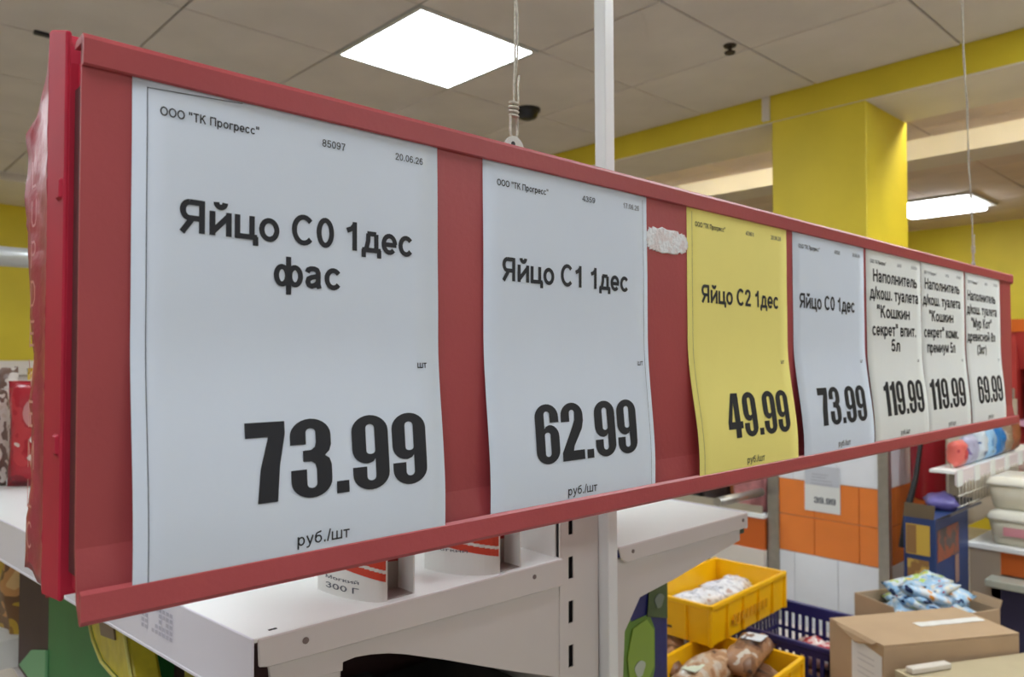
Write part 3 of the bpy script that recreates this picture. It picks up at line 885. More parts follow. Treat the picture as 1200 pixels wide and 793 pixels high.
# upright with slots: face built round real openings
up = MB()
x0, x1, ya, yb = 0.697, 0.7705, 0.6585, 0.70
slots = [1.388 - 0.0555 * k for k in range(-3, 24)]
for k, zc in enumerate(slots):
    pass
zprev = 1.56
for zc in slots:
    if zc > 1.54 or zc < 0.1:
        continue
    up.box(x0, x1, ya, ya + 0.002, zc + 0.0140, zprev)
    up.box(x0, 0.7128, ya, ya + 0.002, zc - 0.0140, zc + 0.0140)
    up.box(0.7222, x1, ya, ya + 0.002, zc - 0.0140, zc + 0.0140)
    zprev = zc - 0.0140
up.box(x0, x1, ya, ya + 0.002, 0.0, zprev)
up.box(x0, x0 + 0.002, ya + 0.008, yb, 0, 1.56)
up.box(x1 - 0.002, x1, ya + 0.002, yb, 0, 1.56)
gp_('upright', up, M_STEEL_W)
gp_('upright_shade_fill', MB().box(x0 + 0.003, x1 - 0.003, ya + 0.006, yb, 0.01, 1.555), M_DARK)  # dark fill paints the shade seen through the slots
gp_('back_panel', MB().box(0.7, 0.712, 0.702, 2.35, 0.1, 1.55), M_STEEL_W)
gp_('back_panel', MB().box(0.770, 0.782, 0.702, 2.0, 0.1, 1.47), M_STEEL_W)
# right side shelf
gp_('shelf_deck', deck([(0.806, 0.655), (1.1380, 0.655), (1.1560, 1.30), (0.806, 1.30)], 1.3400, 1.3440), M_SHELF, 0.001)
gp_('front_lip', MB().prism([(1.1380, 0.655), (1.1410, 0.655), (1.1590, 1.30), (1.1560, 1.30)], 1.318, 1.3450, 2), M_LIP)
gp_('deck_side', MB().prism([(0.806, 1.3435), (1.1395, 1.3435), (1.1395, 1.3200), (0.824, 1.3210), (0.812, 1.3270)], 0.6525, 0.6555, 1), M_STEEL_W, 0.0008)
gp_('rivet', MB().tube([(0.8360, 0.6515, 1.3340), (0.8360, 0.654, 1.3340)], 0.0028, 10), MATS['rivet_grey'])
gp_('rivet', MB().tube([(1.1240, 0.6515, 1.3340), (1.1240, 0.654, 1.3340)], 0.0030, 10), MATS['rivet_grey'])
gp_('lip_end', MB().box(1.128, 1.146, 0.662, 0.69, 1.308, 1.3195), mat('dark_green_cap', (64, 74, 66), 0.5), 0.002)
rp = [(0.806, 1.3260), (1.1276, 1.3232), (1.1273, 1.2995), (0.9477, 1.2734), (0.8619, 1.2641), (0.8276, 1.2249), (0.8235, 1.1622), (0.8235, 0.95), (0.806, 0.95)]
gp_('bracket', MB().prism(rp, 0.6600, 0.6635, 1), M_STEEL_W, 0.0006)
gp_('side_post', MB().box(0.7935, 0.806, 0.660, 0.70, 0, 1.46), mat('darker_grey_enamel', (176, 170, 164), 0.5), 0.001)  # post in a darker grey than the other enamel
# lower shelves
gp_('shelf_deck', MB().box(0.31, 0.697, 0.70, 2.35, 0.990, 0.994), M_STEEL_W)
gp_('shelf_deck', MB().box(0.81, 1.16, 0.70, 1.9, 0.990, 0.994), M_STEEL_W)
gp_('plinth', MB().box(0.31, 1.15, 0.66, 2.35, 0, 0.12), M_STEEL_W)
# blurred printed code on the lip
pm = MB()
dirx = Vector((-0.158, 1.6945, 0)).normalized()
for row, (zt, hh) in enumerate(((ZS - 0.012, 0.004), (ZS - 0.018, 0.004), (ZS - 0.024, 0.004), (ZS - 0.030, 0.004), (ZS - 0.036, 0.004))):
    for k in range(9):
        if random.random() < 0.75 or k == 0:
            if k in (5, 6) and row < 4 or k > 8 - row // 2 and row < 2:
                continue
            a = Vector((0.2955, 0.6605, 0)) + dirx * (0.150 + 0.0085 * k)
            b = a + dirx * 0.0065
            pm.add([(a.x - 0.0006, a.y, zt), (b.x - 0.0006, b.y, zt), (b.x - 0.0006, b.y, zt - hh), (a.x - 0.0006, a.y, zt - hh)], [(0, 1, 2, 3)])
gp_('printed_code', pm, mat('faded_grey_print', (196, 194, 208), 0.6))

pole = thing('support_pole', 'slim white square pole rising from the shelf unit to the ceiling', 'pole', (0.7905, 0.652, 0))
PO = MB()
a, b = Vector((0, 0, 0)), Vector((-0.0185, 0, 2.85))
w = 0.0095
vs = [(-w, -w, 0), (w, -w, 0), (w, w, 0), (-w, w, 0)] + [(x + b.x, y, 2.85) for x, y in ((-w, -w), (w, -w), (w, w), (-w, w))]
PO.add(vs, [(3, 2, 1, 0), (4, 5, 6, 7), (0, 1, 5, 4), (1, 2, 6, 5), (2, 3, 7, 6), (3, 0, 4, 7)])
part('post', PO, mat('white_gloss_pole', (236, 238, 238), 0.35), pole, 0.0018, 2)
part('base_plate', MB().box(-0.03, 0.03, -0.03, 0.03, 0, 0.004), M_STEEL_W, pole)

# ------------------------------------------------------------------ cardboard dividers on the left deck
M_TRAYW = mat('white_card', (226, 226, 222), 0.6)
M_TRAYR = mat('red_print', (204, 62, 38), 0.5)
M_TRAYG = mat('grey_card_shade', (150, 142, 136), 0.8)  # grey puts the shade inside the tray into the card colour


def divider_tray(x, y, label, txt, w=0.062, dpt=0.085, h=0.085, rz=0.0, wave=True):
    """open cardboard tray with a curved front wall, red printed band above white"""
    t = thing('cardboard_tray', label, 'tray', (x, y, ZS), rz)
    n = 14
    # curved outer wall: from the near right corner, sweeping away to the left and back
    path = []
    for i in range(n + 1):
        a = i / n
        path.append((-(w) * math.sin(a * PI / 2), dpt * (1 - math.cos(a * PI / 2)) ** 0.9))
    mb, red, red2 = MB(), MB(), MB()
    for (p, q, i) in zip(path, path[1:], range(n)):
        mb.add([(p[0], p[1], 0), (q[0], q[1], 0), (q[0], q[1], h), (p[0], p[1], h), (p[0], p[1] + 0.0015, 0), (q[0], q[1] + 0.0015, 0), (q[0], q[1] + 0.0015, h), (p[0], p[1] + 0.0015, h)],
               [(0, 1, 2, 3), (7, 6, 5, 4), (3, 2, 6, 7), (0, 4, 5, 1)])
        za, zb = 0.020 + 0.016 * (i / n), 0.020 + 0.016 * ((i + 1) / n)
        red.add([(p[0] - 0.0002, p[1] - 0.0004, za), (q[0] - 0.0002, q[1] - 0.0004, zb), (q[0] - 0.0002, q[1] - 0.0004, zb + 0.0075), (p[0] - 0.0002, p[1] - 0.0004, za + 0.0085)], [(0, 1, 2, 3)])
        red2.add([(p[0] - 0.0002, p[1] - 0.0004, za + 0.0120), (q[0] - 0.0002, q[1] - 0.0004, zb + 0.0112), (q[0] - 0.0002, q[1] - 0.0004, h), (p[0] - 0.0002, p[1] - 0.0004, h)], [(0, 1, 2, 3)])
    part('curved_wall', mb, M_TRAYW, t)
    part('red_stripe', red, M_TRAYR, t)
    part('red_band', red2, M_TRAYR, t)
    part('end_wall', MB().box(0, 0.0022, 0, dpt, 0, h), M_TRAYW, t)
    # far wall folded round
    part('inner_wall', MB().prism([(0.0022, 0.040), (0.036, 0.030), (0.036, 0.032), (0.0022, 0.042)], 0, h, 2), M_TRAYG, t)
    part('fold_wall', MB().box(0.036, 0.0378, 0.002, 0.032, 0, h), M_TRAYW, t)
    part('inner_band', MB().prism([(0.0024, 0.0392), (0.0355, 0.0292), (0.0355, 0.0298), (0.0024, 0.0398)], 0.030, h, 2), mat('red_print_shade', (150, 30, 28), 0.6), t)  # darker copy of the red print, with the tray's inner shade painted in
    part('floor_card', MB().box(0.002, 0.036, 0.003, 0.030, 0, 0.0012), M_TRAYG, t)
    for body, z, c in txt:
        me = text_mesh(body, 0.15)
        xs = [v.co.x for v in me.vertices]
        A, B = min(xs), max(xs)
        for v in me.vertices:
            q = (v.co.x - A) / (B - A)
            al = 0.88 - 0.45 * q
            v.co = Vector((-(w) * math.sin(al * PI / 2) - 0.0003, dpt * (1 - math.cos(al * PI / 2)) ** 0.9 - 0.0008, z + v.co.y / CAP * c))
        link('print', me, M_INKG, t)
    return t


divider_tray(0.4430, 0.665, 'cardboard tray with red stripes and grey lettering, left one on the white shelf', [('Мягкий', 0.0165, 0.0036), ('300 Г', 0.0065, 0.0060)], w=0.030, dpt=0.085)
divider_tray(0.5960, 0.661, 'cardboard tray with red stripes near the slotted upright', [('Мягкий', 0.026, 0.0034)], w=0.050, dpt=0.075)

# ------------------------------------------------------------------ packets
def pillow_mesh(L_, W_, H_, seed=0, nx=12, ny=8, crimp=True, pw=2.6):
    vs, fs = [], []
    for side in (1, -1):
        for i in range(nx + 1):
            for j in range(ny + 1):
                x, y = 2 * i / nx - 1, 2 * j / ny - 1
                e = max(0, 1 - abs(x) ** pw) ** 0.6 * max(0, 1 - abs(y) ** pw) ** 0.5
                nzv = noise.noise(Vector((x * 2.3 + seed, y * 2.3, side * 3 + seed)))
                z = side * H_ / 2 * e * (1 + 0.45 * nzv)
                pinch = 1 - 0.08 * (1 - abs(x)) if crimp else 1
                vs.append((x * L_ / 2, y * W_ / 2 * pinch * (1 + 0.04 * noise.noise(Vector((x * 4, seed, 0)))), z + 0.0015 * side * (0 if max(abs(x), abs(y)) > 0.99 else 1)))
    Wn = ny + 1
    N = Wn * (nx + 1)
    for i in range(nx):
        for j in range(ny):
            a = i * Wn + j
            fs.append((a, a + Wn, a + Wn + 1, a + 1))
            fs.append((N + a, N + a + 1, N + a + Wn + 1, N + a + Wn))
    me = MB().add(vs, fs, True).mesh('packet', fix=False)
    bm = bmesh.new()
    bm.from_mesh(me)
    bmesh.ops.remove_doubles(bm, verts=bm.verts, dist=0.0004)
    bmesh.ops.recalc_face_normals(bm, faces=bm.faces)
    bm.to_mesh(me)
    bm.free()
    return me


# pouches on the far left of the deck
M_POUCH = blot('red_pouch_print', [(140, 24, 40), (178, 36, 50), (178, 36, 50), (196, 60, 66), (225, 200, 190)], 22, 0.3)
M_POUCHW = blot('white_pouch_print', [(214, 204, 190), (226, 220, 212), (120, 96, 84), (232, 228, 222)], 40, 0.3)


def pouch(x, y, w, h, rz, m, label, seed, badge=True):
    t = thing('snack_pouch', label, 'pouch', (x, y, ZS), rz)
    me = pillow_mesh(h, w, 0.05, seed, 14, 8)
    link('bag', me, m, t, (0, 0, h / 2), (0, PI / 2, PI / 2 - 0.0))
    if badge:
        part('badge', MB().prism([(0.021 * math.cos(a), 0.028 * math.sin(a)) for a in [2 * PI * k / 14 for k in range(14)]], -0.0295, -0.028, 1), mat('pink_badge', (206, 140, 140), 0.4), t, loc=(0, 0, h * 0.70))
        part('window_print', MB().prism([(0.016 * math.cos(a), 0.010 * math.sin(a) + 0.004 * math.cos(a)) for a in [2 * PI * k / 12 for k in range(12)]], -0.030, -0.028, 1), mat('white_badge', (232, 224, 216), 0.4), t, loc=(0.008, 0, h * 0.47))
        part('window_print', MB().prism([(0.018 * math.cos(a), 0.008 * math.sin(a) + 0.004 * math.cos(a)) for a in [2 * PI * k / 12 for k in range(12)]], -0.029, -0.027, 1), MATS['white_badge'], t, loc=(0.006, 0, h * 0.30))
    part('top_seal', MB().box(-w * 0.47, w * 0.47, -0.002, 0.002, h - 0.012, h), m, t)
    return t


pouch(0.345, 1.720, 0.125, 0.205, -0.65, M_POUCH, 'upright red snack pouch with round pink badge behind the sign\'s end', 1)
pouch(0.232, 1.80, 0.105, 0.205, -0.55, blot('maroon_pouch_print', [(86, 16, 28), (120, 26, 38), (120, 26, 38), (150, 60, 60), (190, 150, 140)], 22, 0.3), 'dark maroon snack pouch at the picture\'s left edge', 3)
pouch(0.285, 1.775, 0.026, 0.190, -0.6, M_POUCHW, 'narrow white printed pouch between two red pouches', 5, False)
pouch(0.285, 1.90, 0.11, 0.232, -0.6, M_POUCHW, 'white snack pouch standing behind the red ones', 7, False)
pouch(0.40, 1.86, 0.12, 0.228, -0.6, blot('cream_yellow_pouch', [(236, 226, 212), (240, 236, 230), (226, 190, 60), (240, 236, 230)], 30, 0.3), 'cream and yellow pouch standing behind the red ones', 8, False)

# rack crossbar in front of the left wall
rk = thing('pipe_rail', 'horizontal grey metal rail in front of the yellow wall at left', 'rail', (0.45, 3.0, 0))
part('crossbar', MB().tube([(-1.1, 0.0, 1.94), (0.62, -0.0, 1.932)], 0.033, 14), mat('galvanised_pipe', (205, 210, 212), 0.3, metal=0.35), rk)
part('post', MB().box(-1.13, -1.09, -0.02, 0.02, 0, 1.97), M_STEEL, rk)
part('post', MB().box(0.60, 0.64, -0.02, 0.02, 0, 1.97), M_STEEL, rk)
ledge = thing('wall_ledge', 'white ledge board along the foot of the yellow wall at left', 'ledge', (1.2, 6.95, 0))
part('board', MB().box(-1.6, 1.2, -0.1, 0.1, 1.46, 1.57), M_WHITE_P, ledge, 0.004)
part('support', MB().box(-1.5, 1.1, -0.06, 0.09, 0, 1.46), M_STEEL_W, ledge)

# ------------------------------------------------------------------ goods on the lower left shelf
ZL = 0.994
gbx = thing('green_carton', 'tall green carton with cut corner flap below the sign\'s left end', 'carton', (0.345, 1.21, ZL))
M_GRN = mat('green_card', (38, 124, 62), 0.5, 0.05, 8)
M_GRNL = mat('pale_green_card', (120, 176, 128), 0.6)
g = MB().box(-0.030, 0.14, -0.095, 0.292, 0, 0.296)
part('body', g, M_GRN, gbx, 0.003)
part('flap', MB().prism([(0.29, 0.02), (0.50, 0.02), (0.50, 0.020), (0.40, 0.075), (0.29, 0.105)], -0.034, -0.030, 0), M_GRNL, gbx)
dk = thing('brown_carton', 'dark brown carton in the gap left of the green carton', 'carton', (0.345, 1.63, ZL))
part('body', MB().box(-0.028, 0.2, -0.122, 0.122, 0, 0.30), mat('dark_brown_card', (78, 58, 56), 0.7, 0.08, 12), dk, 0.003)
bp = thing('biscuit_bag', 'brown and yellow printed bag at the picture\'s left edge, lower shelf', 'bag', (0.34, 1.89, ZL))
link('bag', pillow_mesh(0.34, 0.26, 0.07, 4, pw=8), blot('biscuit_bag_print', [(150, 110, 40), (196, 160, 50), (120, 84, 50), (206, 150, 90), (226, 190, 130)], 14, 0.4), bp, (0, 0, 0.175), (PI / 2, PI / 2, PI / 2))
part('tray', MB().box(-0.055, 0.08, -0.13, 0.13, 0, 0.055), M_TRAYW, bp)

yp = thing('yellow_packet', 'faceted yellow packet with pale rim hanging under the sign\'s lower left corner', 'packet', (0.312, 1.08, ZL))
oct_ = [(0.142, 0.230), (0.130, 0.262), (0.045, 0.276), (-0.020, 0.262), (-0.036, 0.235), (-0.072, 0.182), (-0.05, 0.186), (0.03, 0.186), (0.075, 0.188), (0.118, 0.206)]
part('body', MB().prism(oct_, -0.004, 0.03, 0), mat('mustard_film', (206, 192, 44), 0.35, 0.14, 30, 0.5, 40), yp, 0.004, 2)
rim = [(-0.0055, y, z) for y, z in oct_[3:] + oct_[:1]]
part('rim', MB().tube(rim, 0.0022, 6), mat('pale_yellow_rim', (222, 216, 120), 0.3), yp)
part('window_label', MB().prism([(0.085, 0.240), (0.02, 0.250), (0.012, 0.234), (0.075, 0.224)], -0.0065, -0.004, 0), mat('grey_brown_label', (140, 122, 104), 0.5), yp)
part('leg', MB().box(0.0, 0.02, -0.105, -0.075, 0, 0.188), MATS['mustard_film'], yp)
yp2 = thing('yellow_bottle', 'small yellow bottle behind the faceted yellow packet', 'bottle', (0.36, 0.955, ZL))
part('bottle', MB().lathe([(0.026, 0), (0.028, 0.01), (0.028, 0.185), (0.020, 0.205), (0.012, 0.215)]), mat('bright_yellow_plastic', (204, 190, 30), 0.35), yp2)
part('cap', MB().lathe([(0.013, 0.215), (0.013, 0.228)]), mat('olive_cap', (150, 140, 50), 0.5), yp2)
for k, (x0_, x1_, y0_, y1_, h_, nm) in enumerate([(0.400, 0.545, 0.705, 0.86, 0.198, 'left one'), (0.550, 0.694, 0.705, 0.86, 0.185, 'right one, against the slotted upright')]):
    b = thing('dark_filler_box', 'added black box darkening the space under the white shelf, %s' % nm, 'carton', ((x0_ + x1_) / 2, (y0_ + y1_) / 2, ZL))  # black boxes put in so the space under the deck reads dark
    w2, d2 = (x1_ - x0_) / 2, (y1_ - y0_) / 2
    part('body', MB().box(-w2, w2, -d2, d2, 0, h_), mat('black_filler', (26, 24, 27), 0.5), b, 0.003)
    gl_ = MB()
    for q in range(5):
        gl_.box(w2 * (-0.6 + 0.25 * q), w2 * (-0.6 + 0.25 * q) + 0.006, -d2 - 0.001, -d2, h_ - 0.03 - 0.006 * (q % 3), h_ - 0.026 - 0.006 * (q % 3))
    part('print', gl_, mat('pale_glint', (150, 150, 156), 0.5), b)  # pale marks painted as small glints on the dark fronts
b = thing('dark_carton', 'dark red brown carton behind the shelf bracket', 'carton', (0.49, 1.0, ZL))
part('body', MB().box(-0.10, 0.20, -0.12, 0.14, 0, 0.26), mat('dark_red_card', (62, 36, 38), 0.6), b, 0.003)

# ------------------------------------------------------------------ green and blue bag right of the slotted upright
bg = thing('pet_food_bag', 'upright green and navy printed bag under the right hand white shelf', 'bag', (0.985, 0.79, ZL))
M_BAGG = mat('green_bag', (104, 140, 52), 0.4, 0.12, 25, 0.3, 40)
M_BAGN = mat('navy_bag', (30, 34, 104), 0.35, 0.15, 20, 0.3, 40)
part('body', MB().box(-0.09, 0.112, -0.012, 0.09, 0, 0.31), M_BAGN, bg, 0.010, 3)


def patch(poly, m, name, y=-0.0135):
    poly = [(-0.088 + (p[0] + 0.088) * 1.22, p[1]) for p in poly]
    part(name, MB().prism(poly, y, y + 0.0015, 1), m, bg)


patch([(-0.088, 0.01), (0.018, 0.01), (0.030, 0.05), (0.040, 0.085), (0.040, 0.15), (0.028, 0.178), (-0.012, 0.176), (-0.034, 0.225), (-0.060, 0.235), (-0.088, 0.21)], M_BAGG, 'green_print')
patch([(0.022, 0.175), (0.068, 0.16), (0.068, 0.26), (0.045, 0.262), (0.028, 0.232)], mat('olive_bag', (76, 92, 56), 0.4), 'olive_print', -0.0150)
patch([(-0.010, 0.165), (0.020, 0.172), (0.036, 0.150), (0.036, 0.09), (0.015, 0.06), (-0.015, 0.07), (-0.022, 0.12)], mat('light_green_bag', (140, 170, 64), 0.4), 'light_print', -0.0155)
for (cx, cz, r, col, nm) in ((-0.052, 0.092, 0.017, (184, 108, 60), 'orange_print'), (0.004, 0.096, 0.011, (186, 196, 180), 'pale_print'), (-0.052, 0.128, 0.019, (64, 104, 44), 'dark_green_print'), (-0.046, 0.150, 0.007, (60, 40, 30), 'brown_print'), (-0.066, 0.150, 0.006, (60, 40, 30), 'brown_print'), (0.048, 0.195, 0.010, (120, 130, 120), 'grey_print'), (-0.052, 0.055, 0.014, (60, 100, 48), 'dark_green_print')):
    patch([(cx + r * (1 + 0.2 * math.sin(3 * a)) * math.cos(a), cz + r * 1.2 * math.sin(a)) for a in [2 * PI * k / 16 for k in range(16)]], mat(nm + '_ink', col, 0.5), nm, -0.0165)

# ------------------------------------------------------------------ display table with crates and cartons (right)
tb = thing('display_table', 'low grey table under the crates and cartons', 'table', (2.35, 0.95, 0))
part('tabletop', MB().box(-0.95, 0.80, -0.70, 0.75, 0.42, 0.45), M_STEEL_W, tb, 0.003)
for a in (-0.9, 0.75):
    for b in (-0.65, 0.70):
        part('leg', MB().box(a - 0.02, a + 0.02, b - 0.02, b + 0.02, 0, 0.42), M_STEEL, tb)


def crate(x, y, z, rz, label, m=M_YCR, LX=0.49, LY=0.30, H=0.115, print_=True):
    t = thing('plastic_crate', label, 'crate', (x, y, z), rz)
    a, b, c, d = LX / 2, LY / 2, LX / 2 - 0.012, LY / 2 - 0.012
    w = MB()
    outer = [(-a + 0.006, -b + 0.006), (a - 0.006, -b + 0.006), (a - 0.006, b - 0.006), (-a + 0.006, b - 0.006)]
    inner = [(-c, -d), (c, -d), (c, d), (-c, d)]
    vs = [(p[0] * 0.975, p[1] * 0.965, 0) for p in outer] + [(p[0], p[1], H) for p in outer] + [(p[0], p[1], H) for p in inner] + [(p[0] * 0.97, p[1] * 0.96, 0.006) for p in inner]
    fs = [(3, 2, 1, 0), (12, 13, 14, 15)]
    for i in range(4):
        j = (i + 1) % 4
        fs += [(i, j, 4 + j, 4 + i), (4 + i, 4 + j, 8 + j, 8 + i), (8 + i, 8 + j, 12 + j, 12 + i)]
    part('shell', w.add(vs, fs), m, t)
    r = MB()
    for zz, e in ((H - 0.014, 0.014), ):
        r.box(-a, a, -b, -b + 0.008, zz, H + 0.001).box(-a, a, b - 0.008, b, zz, H + 0.001)
        r.box(-a, -a + 0.008, -b, b, zz, H + 0.001).box(a - 0.008, a, -b, b, zz, H + 0.001)
    part('rim', r, m, t, 0.002)
    for (px, py) in ((-a, -b), (a - 0.014, -b), (-a, b - 0.014), (a - 0.014, b - 0.014)):
        part('corner_post', MB().box(px, px + 0.014, py, py + 0.014, 0.0, H + 0.003), m, t, 0.003)
    for k in range(4):
        part('rib', MB().box(-a + LX * (k + 1) / 5 - 0.003, -a + LX * (k + 1) / 5 + 0.003, -b, -b + 0.009, 0.006, H - 0.012), m, t)
    for k in range(2):
        part('rib', MB().box(-a, -a + 0.009, -b + LY * (k + 1) / 3 - 0.003, -b + LY * (k + 1) / 3 + 0.003, 0.006, H - 0.012), m, t)
    return t


cr1 = crate(2.187, 1.378, 0.753, 0.057, 'upper yellow plastic crate of white packets, beside the shelf end', LX=0.508, LY=0.27, H=0.12)
# dark emblem print on its near end
em = MB()
em.prism([(0.020, 0.045), (0.034, 0.045), (0.027, 0.064)], -0.2552, -0.2535, 0)
em.box(-0.2552, -0.2535, 0.0, 0.062, 0.030, 0.036)
part('print', em, mat('brown_print_ink', (110, 60, 10), 0.6), cr1)
em2 = MB()
for k in range(9):
    em2.box(-0.12 + 0.026 * k, -0.12 + 0.026 * k + 0.016, -0.1362, -0.1345, 0.038, 0.066)
part('faded_print', em2, mat('faded_crate_print', (222, 156, 10), 0.5), cr1)
cr2 = crate(1.832, 1.150, 0.636, 0.08, 'lower yellow crate of wrapped bread at the picture\'s bottom edge')
crate(1.80, 1.145, 0.520, 0.05, 'yellow crate right under the bread crate')
cb = thing('cardboard_box', 'cardboard box under the stacked yellow crates', 'box', (1.81, 1.145, 0.45))
part('body', MB().box(-0.22, 0.22, -0.14, 0.14, 0, 0.069), M_CARD2, cb, 0.002)

PKT = [pillow_mesh(0.165, 0.095, 0.036, s) for s in (11, 12, 13)]
M_WPK = blot('white_packet_film', [(196, 170, 160), (226, 226, 230), (236, 236, 240), (206, 208, 216), (150, 150, 160)], 34, 0.25, 0.5)
wl = ['nearest the crate\'s front wall', 'by the left wall', 'in the middle', 'by the far wall', 'at the right', 'lying crosswise']
first = None
spots = []
for k in range(15):
    spots.append(((-0.145, -0.075, 0.0, 0.075, 0.145)[k % 5] + 0.012 * math.sin(k * 2.1), (-0.042, 0.045, 0.0)[k // 5] + 0.006 * math.cos(k * 3.3), (0.040, 0.042, 0.074)[k // 5] + 0.003 * (k % 3), 0.5 * math.sin(k * 5.1)))
for k, (a, b, c, r) in enumerate(spots):
    ca, sa = math.cos(0.06), math.sin(0.06)
    t = thing('white_packet', 'shiny white packet %s of the upper yellow crate, %s from its left end' % (('in front row', 'in back row', 'topmost layer')[k // 5], ('first', 'second', 'third', 'fourth', 'fifth')[k % 5]), 'packet', (2.187 + a * ca - b * sa, 1.378 + a * sa + b * ca, 0.753 + c), r, 'white packets in the upper yellow crate')
    link('wrapper', PKT[k % 3], M_WPK, t, None, (random.uniform(-.15, .15), random.uniform(-.15, .15), 0))
    t.rotation_euler.z = r

BRD = [pillow_mesh(0.27, 0.095, 0.075, s, pw=3.2) for s in (21, 22)]
M_BRD = [blot('bread_wrap_%d' % k, c, 24, 0.35, 0.5) for k, c in enumerate(([(84, 60, 50), (170, 126, 92), (196, 160, 128), (206, 190, 172), (224, 220, 214)], [(70, 50, 44), (130, 92, 66), (170, 128, 96), (206, 196, 180)]))]
for k, (a, b, c, r, lab) in enumerate([(-0.15, 0.0, 0.05, 1.5, 'by the crate\'s left end'), (-0.05, 0.0, 0.05, 1.45, 'in the middle of the crate'), (0.06, 0.0, 0.05, 1.6, 'right of the middle'), (0.165, 0.0, 0.048, 1.5, 'by the right end'), (-0.06, -0.01, 0.125, 0.10, 'on top, nearest the left'), (0.12, -0.03, 0.132, 0.25, 'on top, with white label')]):
    t = thing('bread_packet', 'brown wrapped bread packet %s' % lab, 'bread', (1.832 + a, 1.150 + b, 0.636 + c), r, 'wrapped bread in the lower crate')
    link('wrapper', BRD[k % 2], M_BRD[k % 2], t, None, (0.03 * (k - 3), 0.03, 0))
    if k == 5:
        part('sticker', MB().box(-0.01, 0.07, -0.036, 0.02, 0.040, 0.0435), mat('white_sticker', (226, 230, 234), 0.5), t, 0.001, rot=(0.0, 0.12, 0))
    if k == 4:
        part('sticker', MB().box(-0.10, -0.04, -0.02, 0.02, 0.034, 0.037), mat('greenish_sticker', (216, 222, 200), 0.5), t, 0.001)
for k, (x, y, z, r) in enumerate(((1.83, 1.34, 0.64, 0.3), (1.92, 1.36, 0.70, 0.5))):
    t = thing('bread_packet', ('dark wrapped loaf under the upper crate, lower one', 'brown wrapped loaf under the upper crate\'s near corner')[k], 'bread', (x, y, z), r)
    link('wrapper', BRD[k], M_BRD[1 - k], t)

# navy basket
bs = thing('shopping_basket', 'navy blue slotted plastic basket beside the column', 'basket', (2.355, 1.165, 0.452))


def basket_wall(ax, pos, a0, a1, H, flip):
    """wall with real slot openings; ax = axis normal to the wall"""
    mb = MB()
    th = 0.006

    def bx(u0, u1, z0, z1):
        if ax == 0:
            mb.box(pos, pos + th, u0, u1, z0, z1)
        else:
            mb.box(u0, u1, pos, pos + th, z0, z1)
    bx(a0, a1, H - 0.035, H)
    n = int((a1 - a0) / 0.024)
    st = (a1 - a0) / n
    rows = [0.0, 0.02, 0.065, 0.11, 0.155, 0.20, H - 0.035]
    for k in range(len(rows) - 1):
        z0, z1 = rows[k], rows[k + 1]
        bx(a0, a1, z0, z0 + 0.010)
        for i in range(n + 1):
            u = a0 + st * i
            bx(max(a0, u - 0.0055), min(a1, u + 0.0055), z0 + 0.010, z1)
    return mb


HB = 0.298
for ax, pos, a0, a1 in ((0, -0.165, -0.17, 0.17), (0, 0.165, -0.17, 0.17), (1, -0.170, -0.165, 0.171), (1, 0.164, -0.165, 0.171)):
    part('slotted_wall', basket_wall(ax, pos, a0, a1, HB, 0), M_BLUE, bs)
rimm = MB().box(-0.175, 0.181, -0.18, -0.168, HB - 0.012, HB + 0.003).box(-0.175, 0.181, 0.168, 0.18, HB - 0.012, HB + 0.003).box(-0.175, -0.163, -0.18, 0.18, HB - 0.012, HB + 0.003).box(0.169, 0.181, -0.18, 0.18, HB - 0.012, HB + 0.003)
part('rim', rimm, M_BLUE, bs, 0.002)
part('bottom', MB().box(-0.165, 0.17, -0.17, 0.17, 0, 0.006), M_BLUE, bs)
t = thing('frozen_pack', 'red and white packet inside the navy basket', 'packet', (2.41, 1.13, 0.645), 0.5)
link('wrapper', pillow_mesh(0.2, 0.15, 0.08, 31), blot('red_white_wrap', [(170, 30, 50), (200, 60, 70), (230, 200, 200), (240, 236, 236), (200, 50, 60)], 26, 0.3, 0.5), t, None, (0.2, 0.2, 0))
t = thing('frozen_pack', 'brown paper packet in the basket under the red one', 'packet', (2.33, 1.15, 0.54), 0.1)
link('wrapper', pillow_mesh(0.27, 0.26, 0.16, 33), M_BRD[1], t)


